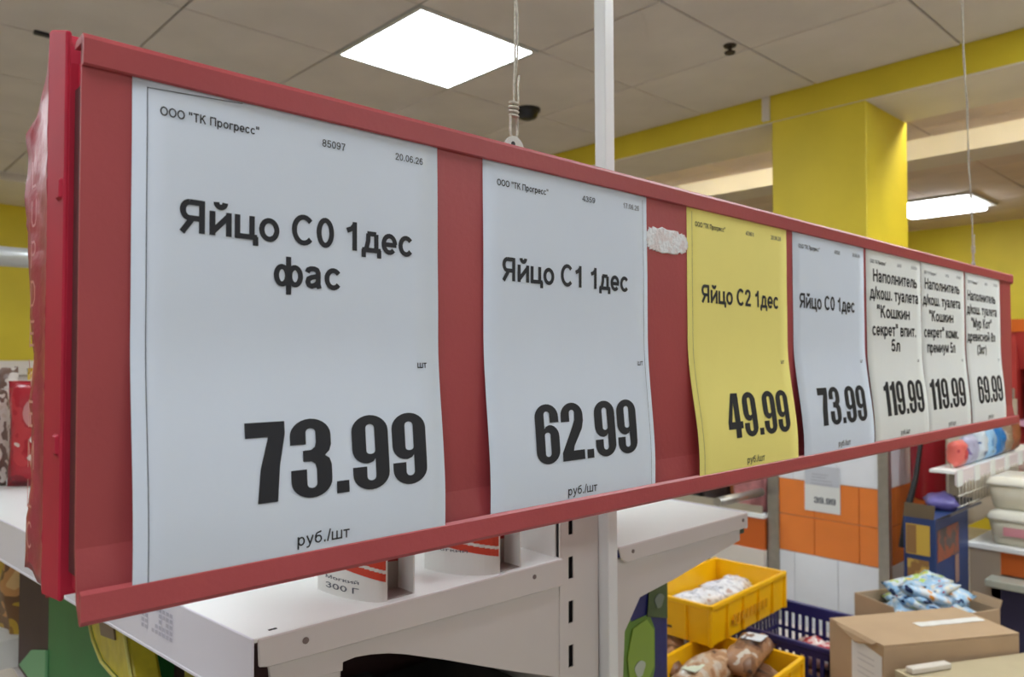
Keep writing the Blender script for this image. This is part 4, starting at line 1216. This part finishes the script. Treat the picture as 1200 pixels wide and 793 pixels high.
# cartons
def closed_carton(pts, z0, z1, label, m, name='cardboard_carton'):
    """pts: 4 corners of the top in world metres, near-left first; tape seam along the long direction"""
    cx = sum(p[0] for p in pts) / 4
    cy = sum(p[1] for p in pts) / 4
    t = thing(name, label, 'box', (cx, cy, z0))
    q = [(p[0] - cx, p[1] - cy) for p in pts]
    part('body', MB().prism(q, 0, z1 - z0 - 0.003, 2), m, t, 0.0015)
    # two top flaps meeting at the seam
    N, R, B, L_ = [Vector((p[0], p[1], 0)) for p in q]
    m1, m2 = (N + L_) / 2, (R + B) / 2
    h = z1 - z0
    for A, Bq, C_, D, sgn in ((N, R, m2, m1, 1), (m1, m2, B, L_, -1)):
        mb = MB()
        vs = []
        nn = 8
        for i in range(nn + 1):
            for j in (0, 1):
                p = (A.lerp(Bq, i / nn)) if j == 0 else (D.lerp(C_, i / nn))
                vs.append((p.x, p.y, h + 0.0015 + (0.0015 if (j == 1) == (sgn == 1) else 0.0)))
        for i in range(nn + 1):
            for j in (0, 1):
                p = vs[i * 2 + j]
                vs.append((p[0], p[1], p[2] - 0.003))
        fs = []
        K = 2 * (nn + 1)
        for i in range(nn):
            a = 2 * i
            fs += [(a, a + 2, a + 3, a + 1), (K + a, K + a + 1, K + a + 3, K + a + 2), (a, K + a, K + a + 2, a + 2), (a + 1, a + 3, K + a + 3, K + a + 1)]
        fs += [(0, 1, K + 1, K), (2 * nn, K + 2 * nn, K + 2 * nn + 1, 2 * nn + 1)]
        part('flap', mb.add(vs, fs), m, t)
    return t, (N, R, B, L_), h


c1, (N, R, B, L_), h1 = closed_carton([(2.060, 0.795), (2.425, 0.580), (2.535, 0.770), (2.165, 0.985)], 0.452, 0.85, 'brown cardboard carton with white address label on its end', M_CARD)
ex = (N - L_)
exn = ex.normalized()
outn = Vector((exn.y, -exn.x, 0))
if outn.dot(N - R) < 0:
    outn = -outn


def endpt(s, z, o=0.001):
    p = L_ + ex * s + outn * o
    return (p.x, p.y, z)


lab = MB().add([endpt(0.44, h1 - 0.165), endpt(0.97, h1 - 0.150), endpt(0.97, h1 - 0.030), endpt(0.44, h1 - 0.012)] + [endpt(0.44, h1 - 0.165, 0.0001), endpt(0.97, h1 - 0.150, 0.0001), endpt(0.97, h1 - 0.030, 0.0001), endpt(0.44, h1 - 0.012, 0.0001)],
                [(0, 1, 2, 3), (0, 4, 5, 1), (1, 5, 6, 2), (2, 6, 7, 3), (3, 7, 4, 0)])
part('address_label', lab, mat('white_label_paper', (226, 226, 226), 0.6), c1)
bars = MB()
for k in range(14):
    s = 0.50 + 0.030 * k
    bars.add([endpt(s, h1 - 0.142 + 0.0005 * k, 0.0018), endpt(s + (0.020 if k % 3 else 0.012), h1 - 0.142 + 0.0005 * k, 0.0018), endpt(s + (0.020 if k % 3 else 0.012), h1 - 0.128 + 0.0005 * k, 0.0018), endpt(s, h1 - 0.128 + 0.0005 * k, 0.0018)], [(0, 1, 2, 3)])
part('barcode', bars, M_INKG, c1)
fl = MB()
for zz in (0.05, 0.065, 0.085, 0.10):
    fl.add([endpt(0.55, h1 - zz - 0.001, 0.0018), endpt(0.85, h1 - zz - 0.001, 0.0018), endpt(0.85, h1 - zz + 0.0015, 0.0018), endpt(0.55, h1 - zz + 0.0015, 0.0018)], [(0, 1, 2, 3)])
part('label_lines', fl, mat('light_grey_print', (190, 190, 194), 0.6), c1)


def tape(parent, A, Bv, w, z, s0, s1, m=M_TAPE):
    d = (Bv - A).normalized()
    n = Vector((-d.y, d.x, 0)) * w / 2
    pts = []
    k = 10
    vs = []
    for i in range(k + 1):
        p = A.lerp(Bv, s0 + (s1 - s0) * i / k)
        zz = z + 0.0012 * noise.noise(Vector((i * 0.7, z, 0)))
        vs += [(p.x - n.x, p.y - n.y, zz), (p.x + n.x, p.y + n.y, zz), (p.x - n.x, p.y - n.y, zz - 0.0008), (p.x + n.x, p.y + n.y, zz - 0.0008)]
    fs = []
    for i in range(k):
        a = 4 * i
        fs += [(a, a + 4, a + 5, a + 1), (a + 2, a + 3, a + 7, a + 6), (a, a + 2, a + 6, a + 4), (a + 1, a + 5, a + 7, a + 3)]
    part('tape', MB().add(vs, fs), m, parent)


tape(c1, (N + L_) / 2, (R + B) / 2, 0.030, h1 + 0.0046, 0.46, 0.96)
part('side_flap', MB().add([endpt(0.15, h1 + 0.002, 0.0), endpt(0.9, h1 + 0.002, 0.0), endpt(0.84, h1 - 0.006, 0.008), endpt(0.55, h1 - 0.020, 0.012), endpt(0.2, h1 - 0.004, 0.006)] + [endpt(0.15, h1 - 0.001, 0.0), endpt(0.9, h1 - 0.001, 0.0), endpt(0.84, h1 - 0.009, 0.006), endpt(0.55, h1 - 0.023, 0.010), endpt(0.2, h1 - 0.007, 0.004)],
      [(0, 1, 2, 3, 4), (9, 8, 7, 6, 5), (0, 5, 6, 1), (1, 6, 7, 2), (2, 7, 8, 3), (3, 8, 9, 4), (4, 9, 5, 0)]), M_CARD, c1)

c2, (N2, R2, B2, L2_), h2 = closed_carton([(1.915, 0.510), (2.34, 0.300), (2.47, 0.545), (2.05, 0.765)], 0.452, 0.80, 'greyish cardboard carton with taped seam in the picture\'s bottom right corner', M_CARD2)
tape(c2, (N2 + L2_) / 2, (R2 + B2) / 2, 0.022, h2 + 0.0046, 0.10, 0.42)
tape(c2, (N2 + L2_) / 2, (R2 + B2) / 2, 0.022, h2 + 0.0046, 0.47, 0.56)
tape(c2, (N2 + L2_) / 2, (R2 + B2) / 2, 0.022, h2 + 0.0046, 0.62, 0.98)
dL = (L2_ - B2).normalized()
part('paper_strip', MB().box(0, 0.125, -0.012, 0.012, h2 + 0.004, h2 + 0.018), mat('white_packing_strip', (220, 212, 200), 0.6), c2, 0.002, loc=(L2_.x + 0.0, L2_.y - 0.035, 0), rot=(0, 0, -0.45))

# open carton with blue and white packets
oc = thing('open_carton', 'open cardboard carton heaped with blue and white snack packets', 'box', (2.640, 0.890, 0.452), -0.42)
a, b, h = 0.150, 0.140, 0.368
for nm, bx in (('wall', (-a, -a + 0.004, -b, b)), ('wall', (a - 0.004, a, -b, b)), ('wall', (-a + 0.004, a - 0.004, -b, -b + 0.004)), ('wall', (-a + 0.004, a - 0.004, b - 0.004, b))):
    part(nm, MB().box(*bx, 0, h), M_CARD, oc)
part('bottom', MB().box(-a, a, -b, b, 0, 0.004), M_CARD, oc)
part('flap', MB().prism([(a - 0.004, h), (a, h), (a + 0.012, h + 0.026), (a + 0.008, h + 0.027)], -b, -b + 0.10, 1), M_CARD, oc)
PK2 = [pillow_mesh(0.15, 0.10, 0.036, s) for s in (41, 42, 43, 44)]
M_BL = [blot('blue_snack_wrap_%d' % k, c, 30, 0.25, 0.5, seed=k * 3.1) for k, c in enumerate((
    [(24, 44, 84), (150, 190, 224), (176, 206, 232), (212, 220, 226), (226, 150, 60)], [(190, 30, 60), (160, 196, 226), (196, 214, 230), (226, 222, 206), (40, 70, 120)], [(30, 50, 90), (140, 184, 224), (206, 218, 226), (180, 206, 120), (236, 196, 90)]))]
for k in range(24):
    rr = random.random()
    lay = k // 8
    px, py = random.uniform(-0.10, 0.10) * (1 - 0.15 * lay), random.uniform(-0.095, 0.095) * (1 - 0.15 * lay)
    ca, sa = math.cos(-0.42), math.sin(-0.42)
    t = thing('snack_packet', 'blue and white snack packet %s, %s layer in the open carton' % (('with navy and orange patches', 'with red and cream patches', 'with green and yellow patches')[k % 3], ('bottom', 'middle', 'top')[lay]), 'packet', (2.640 + px * ca - py * sa, 0.890 + px * sa + py * ca, 0.452 + 0.345 + 0.024 * lay + random.uniform(0, 0.014)), random.uniform(0, 6.28), 'blue snack packets in the open carton')
    link('wrapper', PK2[k % 4], M_BL[k % 3], t, None, (random.uniform(-.35, .35), random.uniform(-.35, .35), 0))
cbx = MB().box(-a + 0.01, a - 0.01, -b + 0.01, b - 0.01, 0.005, 0.325)
part('filling', cbx, mat('packet_fill', (150, 180, 210), 0.5, 0.3, 20), oc)

# blue printed box
bb = thing('printed_box', 'dark blue printed box with yellow picture panels and open dark lid', 'box', (2.955, 1.0, 0.452), 0.0)
M_BB = mat('blue_print_card', (40, 62, 112), 0.45, 0.12, 9)
part('support', MB().box(-0.08, 0.26, -0.065, 0.03, 0, 0.22), M_CARD, bb)
part('body', MB().box(-0.085, 0.265, -0.07, 0.035, 0.22, 0.585), M_BB, bb, 0.002)
pk = mat('yellow_picture_panel', (206, 172, 84), 0.5, rgb2=(150, 110, 64), scale=26)
part('picture_panel', MB().box(-0.0872, -0.085, -0.052, 0.026, 0.455, 0.560), mat('yellow_panel_plain', (204, 168, 70), 0.5), bb)
part('picture_panel', MB().box(-0.0880, -0.0872, -0.008, 0.024, 0.458, 0.557), mat('brown_panel_plain', (146, 108, 66), 0.5), bb)
part('picture_panel', MB().box(-0.0872, -0.085, -0.048, 0.022, 0.362, 0.438), pk, bb)
part('picture_panel', MB().box(-0.07, 0.15, -0.0722, -0.070, 0.435, 0.545), mat('side_panel_print', (92, 84, 80), 0.5, rgb2=(150, 84, 60), scale=22), bb)
part('picture_panel', MB().box(0.11, 0.15, -0.0722, -0.070, 0.33, 0.43), mat('side_strip_print', (150, 120, 110), 0.5), bb)
part('lid_flap', MB().prism([(0.26, 0.585), (0.264, 0.582), (0.325, 0.605), (0.32, 0.610)], -0.07, 0.035, 1), mat('dark_flap', (52, 48, 50), 0.6), bb)
part('lid_flap', MB().prism([(-0.07, 0.583), (-0.074, 0.588), (-0.120, 0.605), (-0.112, 0.61)], -0.08, 0.26, 0), MATS['dark_flap'], bb)
part('lid_flap', MB().prism([(-0.085, 0.583), (-0.081, 0.583), (-0.07, 0.63), (-0.074, 0.63)], -0.065, 0.035, 1), mat('olive_flap', (92, 76, 52), 0.6), bb)
t = thing('purple_bag', 'violet plastic bag bulging out of the blue printed box', 'bag', (3.10, 0.985, 1.062), 0.4)
link('bag', pillow_mesh(0.13, 0.11, 0.06, 51), mat('violet_film', (112, 104, 170), 0.3, 0.15, 30, 0.5, 60), t)

# fire extinguisher beside the column
fe = thing('fire_extinguisher', 'red fire extinguisher hanging on the column behind the blue box', 'extinguisher', (3.55, 1.165, 0.99))
M_FE = mat('extinguisher_red', (172, 34, 46), 0.25, 0.05, 5)
part('cylinder', MB().lathe([(0.060, 0), (0.078, 0.012), (0.080, 0.03), (0.080, 0.40), (0.072, 0.43), (0.050, 0.458), (0.026, 0.47)], n=28), M_FE, fe)
part('neck', MB().lathe([(0.022, 0.47), (0.022, 0.50), (0.014, 0.51)]), M_STEEL, fe)
part('handle', MB().box(-0.10, 0.03, -0.012, 0.012, 0.51, 0.525), M_DARK, fe, 0.003)
part('hose', MB().tube([(-0.02, 0, 0.50), (-0.09, -0.01, 0.48), (-0.135, -0.02, 0.40), (-0.165, -0.02, 0.28), (-0.235, -0.02, 0.12), (-0.300, -0.01, 0.0), (-0.335, -0.005, -0.15)], [0.008, 0.009, 0.009, 0.009, 0.010, 0.014, 0.018], 10), mat('black_rubber', (26, 24, 26), 0.5), fe)
part('bracket', MB().box(-0.03, 0.03, 0.078, 0.114, 0.25, 0.28), M_STEEL, fe)

# price tag in a pocket on the column tiles
tg = thing('price_tag', 'white price tag in a clear pocket on the orange column tiles', 'price tag', (3.3485, 1.55, 0.905))
part('card', MB().box(-0.003, -0.0012, -0.082, 0.080, 0.0, 0.165), M_PAPERW, tg)
part('pocket', MB().box(-0.0045, -0.0031, -0.080, 0.078, 0.118, 0.205), mat('pocket_plastic', (206, 210, 218), 0.2), tg)
me = digits_mesh('39.99', 0, 0.098, 0.038, 0.066)
for v in me.vertices:
    v.co = Vector((-0.0036, 0.036 - v.co.x, v.co.z))
link('price_text', me, M_INKG, tg)
ln = MB()
for k, (y0, y1, z) in enumerate(((0.045, -0.03, 0.165), (0.045, -0.02, 0.152), (0.050, -0.045, 0.138), (0.050, -0.050, 0.124))):
    ln.box(-0.0050, -0.0045, y1, y0, z, z + 0.004)
part('text_lines', ln, mat('soft_grey_print', (170, 172, 182), 0.6), tg)

# bread rack behind the crates, left of the column
br = thing('bread_counter', 'counter with white rim and orange front left of the column', 'counter', (3.32, 2.35, 0))
part('front_panel', MB().box(0, 0.02, -0.534, 0.75, 0.69, 0.838), mat('orange_laminate', (206, 100, 34), 0.4), br)
part('rim', MB().box(-0.012, 0.40, -0.536, 0.76, 0.838, 0.860), M_SHELF, br, 0.003)
part('skirt', MB().box(-0.008, 0.02, -0.536, 0.76, 0.60, 0.69), M_WHITE_P, br)
part('base', MB().box(0.02, 0.38, -0.49, 0.74, 0, 0.838), mat('dark_counter_body', (70, 62, 58), 0.6), br)
part('rail', MB().tube([(-0.02, -0.53, 0.965), (-0.42, -0.545, 0.972)], 0.020, 10), M_STEEL, br)
part('rail_panel', MB().box(0.0, 0.012, -0.52, 0.3, 0.86, 0.895), mat('grey_glass_panel', (176, 166, 146), 0.3), br)
for k, (x, y, c, nm) in enumerate(((3.50, 1.97, (150, 84, 40), 'orange brown'), (3.50, 2.14, (60, 44, 40), 'dark brown'), (3.50, 2.32, (38, 34, 36), 'black'), (3.46, 2.52, (60, 40, 38), 'deep brown'), (3.42, 1.90, (196, 130, 132), 'pink'))):
    t = thing('wrapped_loaf', '%s wrapped loaf on the counter left of the column' % nm, 'bread', (x, y, 0.862))
    link('wrapper', pillow_mesh(0.22, 0.18, 0.44, 60 + k, pw=6), mat('loaf_wrap_%d' % k, c, 0.35, 0.25, 16, 0.4), t, (0, 0, 0.17))

# ------------------------------------------------------------------ chilled counter and goods at the right edge
fc = thing('chill_counter', 'white rimmed counter with orange front at the picture\'s right edge', 'counter', (3.25, 0.60, 0))
part('front_panel', MB().box(-0.01, 0.012, -0.62, 0.23, 0.80, 0.885), MATS['orange_laminate'], fc)
part('end_post', MB().prism([(-0.02, 0.23), (0.03, 0.23), (0.03, 0.33), (-0.02, 0.33)], 0.70, 0.885, 2), mat('beige_post', (176, 160, 140), 0.6), fc)
part('rim', MB().box(-0.03, 0.75, -0.62, 0.335, 0.885, 0.905), M_SHELF, fc, 0.003)
part('lower_shelf', MB().box(-0.10, 0.02, -0.62, 0.26, 0.768, 0.795), mat('grey_glass_shelf', (182, 186, 172), 0.2), fc, 0.003)
part('body', MB().box(0.03, 0.72, -0.60, 0.32, 0, 0.885), mat('cream_body', (170, 164, 150), 0.5), fc)
part('kick_panel', MB().box(-0.02, 0.03, -0.60, 0.26, 0.45, 0.768), mat('dark_navy_panel', (44, 44, 78), 0.5), fc)
M_TUB = mat('milky_plastic', (214, 208, 186), 0.12, 0.06, 12)
M_TUB2 = mat('milky_lid', (228, 226, 212), 0.1)


def tub(x, y, z, w, d_, h_, label, band=None):
    t = thing('plastic_tub', label, 'tub', (x, y, z))
    r = 0.03
    def rr(w, d, r):
        pts = []
        for cx, cy, a0 in ((w / 2 - r, d / 2 - r, 0), (-w / 2 + r, d / 2 - r, 90), (-w / 2 + r, -d / 2 + r, 180), (w / 2 - r, -d / 2 + r, 270)):
            pts += arc(cx, cy, r, r, a0, a0 + 90, 4)
        return pts
    lay = [(0.86, 0), (0.90, 0.01), (1.0, h_ * 0.75)]
    vs, fs = [], []
    n = len(rr(w, d_, r))
    for s, zz in lay:
        vs += [(p[0] * s, p[1] * s, zz) for p in rr(w, d_, r)]
    for i in range(2):
        for k in range(n):
            fs.append((i * n + k, i * n + (k + 1) % n, (i + 1) * n + (k + 1) % n, (i + 1) * n + k))
    fs += [tuple(range(n))[::-1], tuple(2 * n + k for k in range(n))]
    part('body', MB().add(vs, fs, True), M_TUB, t)
    vs, fs = [], []
    lay = [(1.05, h_ * 0.74), (1.05, h_ * 0.80), (0.96, h_ * 0.95), (0.80, h_)]
    for s, zz in lay:
        vs += [(p[0] * s, p[1] * s, zz) for p in rr(w, d_, r)]
    for i in range(3):
        for k in range(n):
            fs.append((i * n + k, i * n + (k + 1) % n, (i + 1) * n + (k + 1) % n, (i + 1) * n + k))
    fs += [tuple(range(n))[::-1], tuple(3 * n + k for k in range(n))]
    part('lid', MB().add(vs, fs, True), M_TUB2, t)
    if band:
        part('label', MB().box(-w * 0.505, -w * 0.49, -d_ * 0.3, d_ * 0.3, h_ * 0.3, h_ * 0.55), mat('pink_label', (232, 160, 168), 0.4), t)
    return t


tub(3.36, 0.74, 0.905, 0.24, 0.27, 0.125, 'milky plastic tub with pink label on the right counter, lower left', True)
tub(3.36, 0.44, 0.905, 0.24, 0.27, 0.125, 'milky plastic tub with lid on the right counter, cut by the picture edge')
tub(3.40, 0.75, 1.031, 0.24, 0.27, 0.120, 'milky plastic tub stacked on the pink labelled tub')
tub(3.40, 0.45, 1.031, 0.24, 0.27, 0.120, 'milky plastic tub stacked at the picture edge, right counter')

rk = thing('wire_rack', 'wire shelf with white price strip and wrapped goods at the right edge', 'rack', (3.2, 0.98, 0))
M_WIRE = mat('wire_cream', (196, 190, 176), 0.3, metal=0.3)
part('price_strip', MB().box(-0.150, 1.05, -0.062, -0.058, 1.135, 1.184), mat('strip_white', (226, 214, 216), 0.4), rk)
part('shelf_board', MB().box(-0.14, 1.05, -0.055, 0.03, 1.174, 1.184), M_SHELF, rk)
wr = MB()
for k in range(32):
    x = -0.12 + 0.037 * k
    wr.tube([(x, -0.064, 1.055), (x, -0.064, 1.145)], 0.0022, 5)
for z in (1.055, 1.095):
    wr.tube([(-0.14, -0.064, z), (1.05, -0.064, z)], 0.0028, 5)
o = part('wire_grid', wr, M_WIRE, rk)
o['kind'] = 'stuff'
part('back_sheet', MB().box(0.07, 1.05, 0.030, 0.036, 1.06, 1.40), mat('cream_back', (200, 188, 170), 0.5), rk)
part('lower_sheet', MB().box(0.12, 1.05, 0.030, 0.036, 0.91, 1.06), MATS['cream_back'], rk)
for x in (0.13, 1.03):
    part('post', MB().box(x - 0.01, x + 0.01, 0.037, 0.055, 0, 1.45), M_STEEL, rk)
for k in range(6):
    part('shelf_ticket', MB().box(-0.145 + 0.2 * k, -0.145 + 0.2 * k + 0.06, -0.066, -0.0625, 1.130, 1.190), M_PAPERW, rk)
cols = [('red and cream', [(190, 60, 70), (226, 110, 100), (230, 214, 200)], 0.10), ('lilac', [(120, 100, 150), (180, 180, 206), (120, 150, 200)], 0.11), ('blue and white', [(150, 190, 220), (206, 216, 226), (50, 80, 140)], 0.135), ('sky blue', [(90, 140, 196), (150, 190, 224), (120, 130, 140)], 0.13), ('strong blue', [(30, 100, 170), (50, 120, 186), (170, 190, 216)], 0.135), ('beige', [(196, 182, 164), (150, 130, 110), (206, 196, 180)], 0.14), ('brown', [(110, 60, 40), (150, 90, 60), (190, 160, 110)], 0.15)]
for k, (nm, cc, hh) in enumerate(cols):
    t = thing('wrapped_pack', '%s wrapped pack standing on the wire shelf at right' % nm, 'packet', (3.19 + 0.120 * k, 0.955, 1.185))
    link('wrapper', pillow_mesh(hh, 0.115, 0.06, 70 + k), blot('pack_wrap_%d' % k, cc, 22, 0.3), t, (0, 0, hh / 2), (0, PI / 2, PI / 2))
    t.rotation_euler.z = 0.0

ak = thing('promo_rack', 'red display rack with orange header by the far wall', 'rack', (5.7, 1.05, 0))
part('header', MB().box(-0.05, 0.35, -0.8, 0.32, 1.76, 1.84), mat('orange_header', (214, 104, 26), 0.4), ak)
part('canopy', MB().prism([(-0.04, 1.76), (0.33, 1.76), (0.33, 1.52), (0.05, 1.52)], -0.78, 0.30, 1), mat('coral_red_panel', (190, 64, 66), 0.4), ak)
part('back', MB().box(0.33, 0.35, -0.78, 0.30, 0.2, 1.8), MATS['coral_red_panel'], ak)
for z in (1.16, 0.80):
    part('shelf', MB().box(-0.03, 0.33, -0.78, 0.30, z, z + 0.035), mat('pink_shelf_edge', (226, 176, 214), 0.4), ak)
part('base', MB().box(-0.02, 0.33, -0.78, 0.30, 0, 0.8), mat('dark_red_base', (120, 36, 44), 0.5), ak)
part('end_panel', MB().box(-0.02, 0.33, 0.30, 0.33, 0.2, 1.76), MATS['coral_red_panel'], ak)
for k, (nm, cc, z, y) in enumerate((('pink and orange', [(226, 70, 110), (240, 140, 80), (230, 90, 120)], 1.38, 0.0), ('white and mint', [(226, 220, 222), (180, 210, 200), (236, 230, 234)], 1.285, 0.0), ('lavender', [(200, 190, 220), (226, 216, 236), (190, 160, 200)], 1.195, 0.0))):
    for j in range(3):
        t = thing('display_box', '%s box on the red promo rack, %s from its left end' % (nm, ('first', 'second', 'third')[j]), 'box', (5.84, 1.20 - 0.25 * j, z), group='%s boxes on the promo rack' % nm)
        part('body', MB().box(-0.10, 0.10, -0.11, 0.11, 0, 0.088), blot('promo_%d' % k, cc, 9, 0.4, 0), t, 0.004)
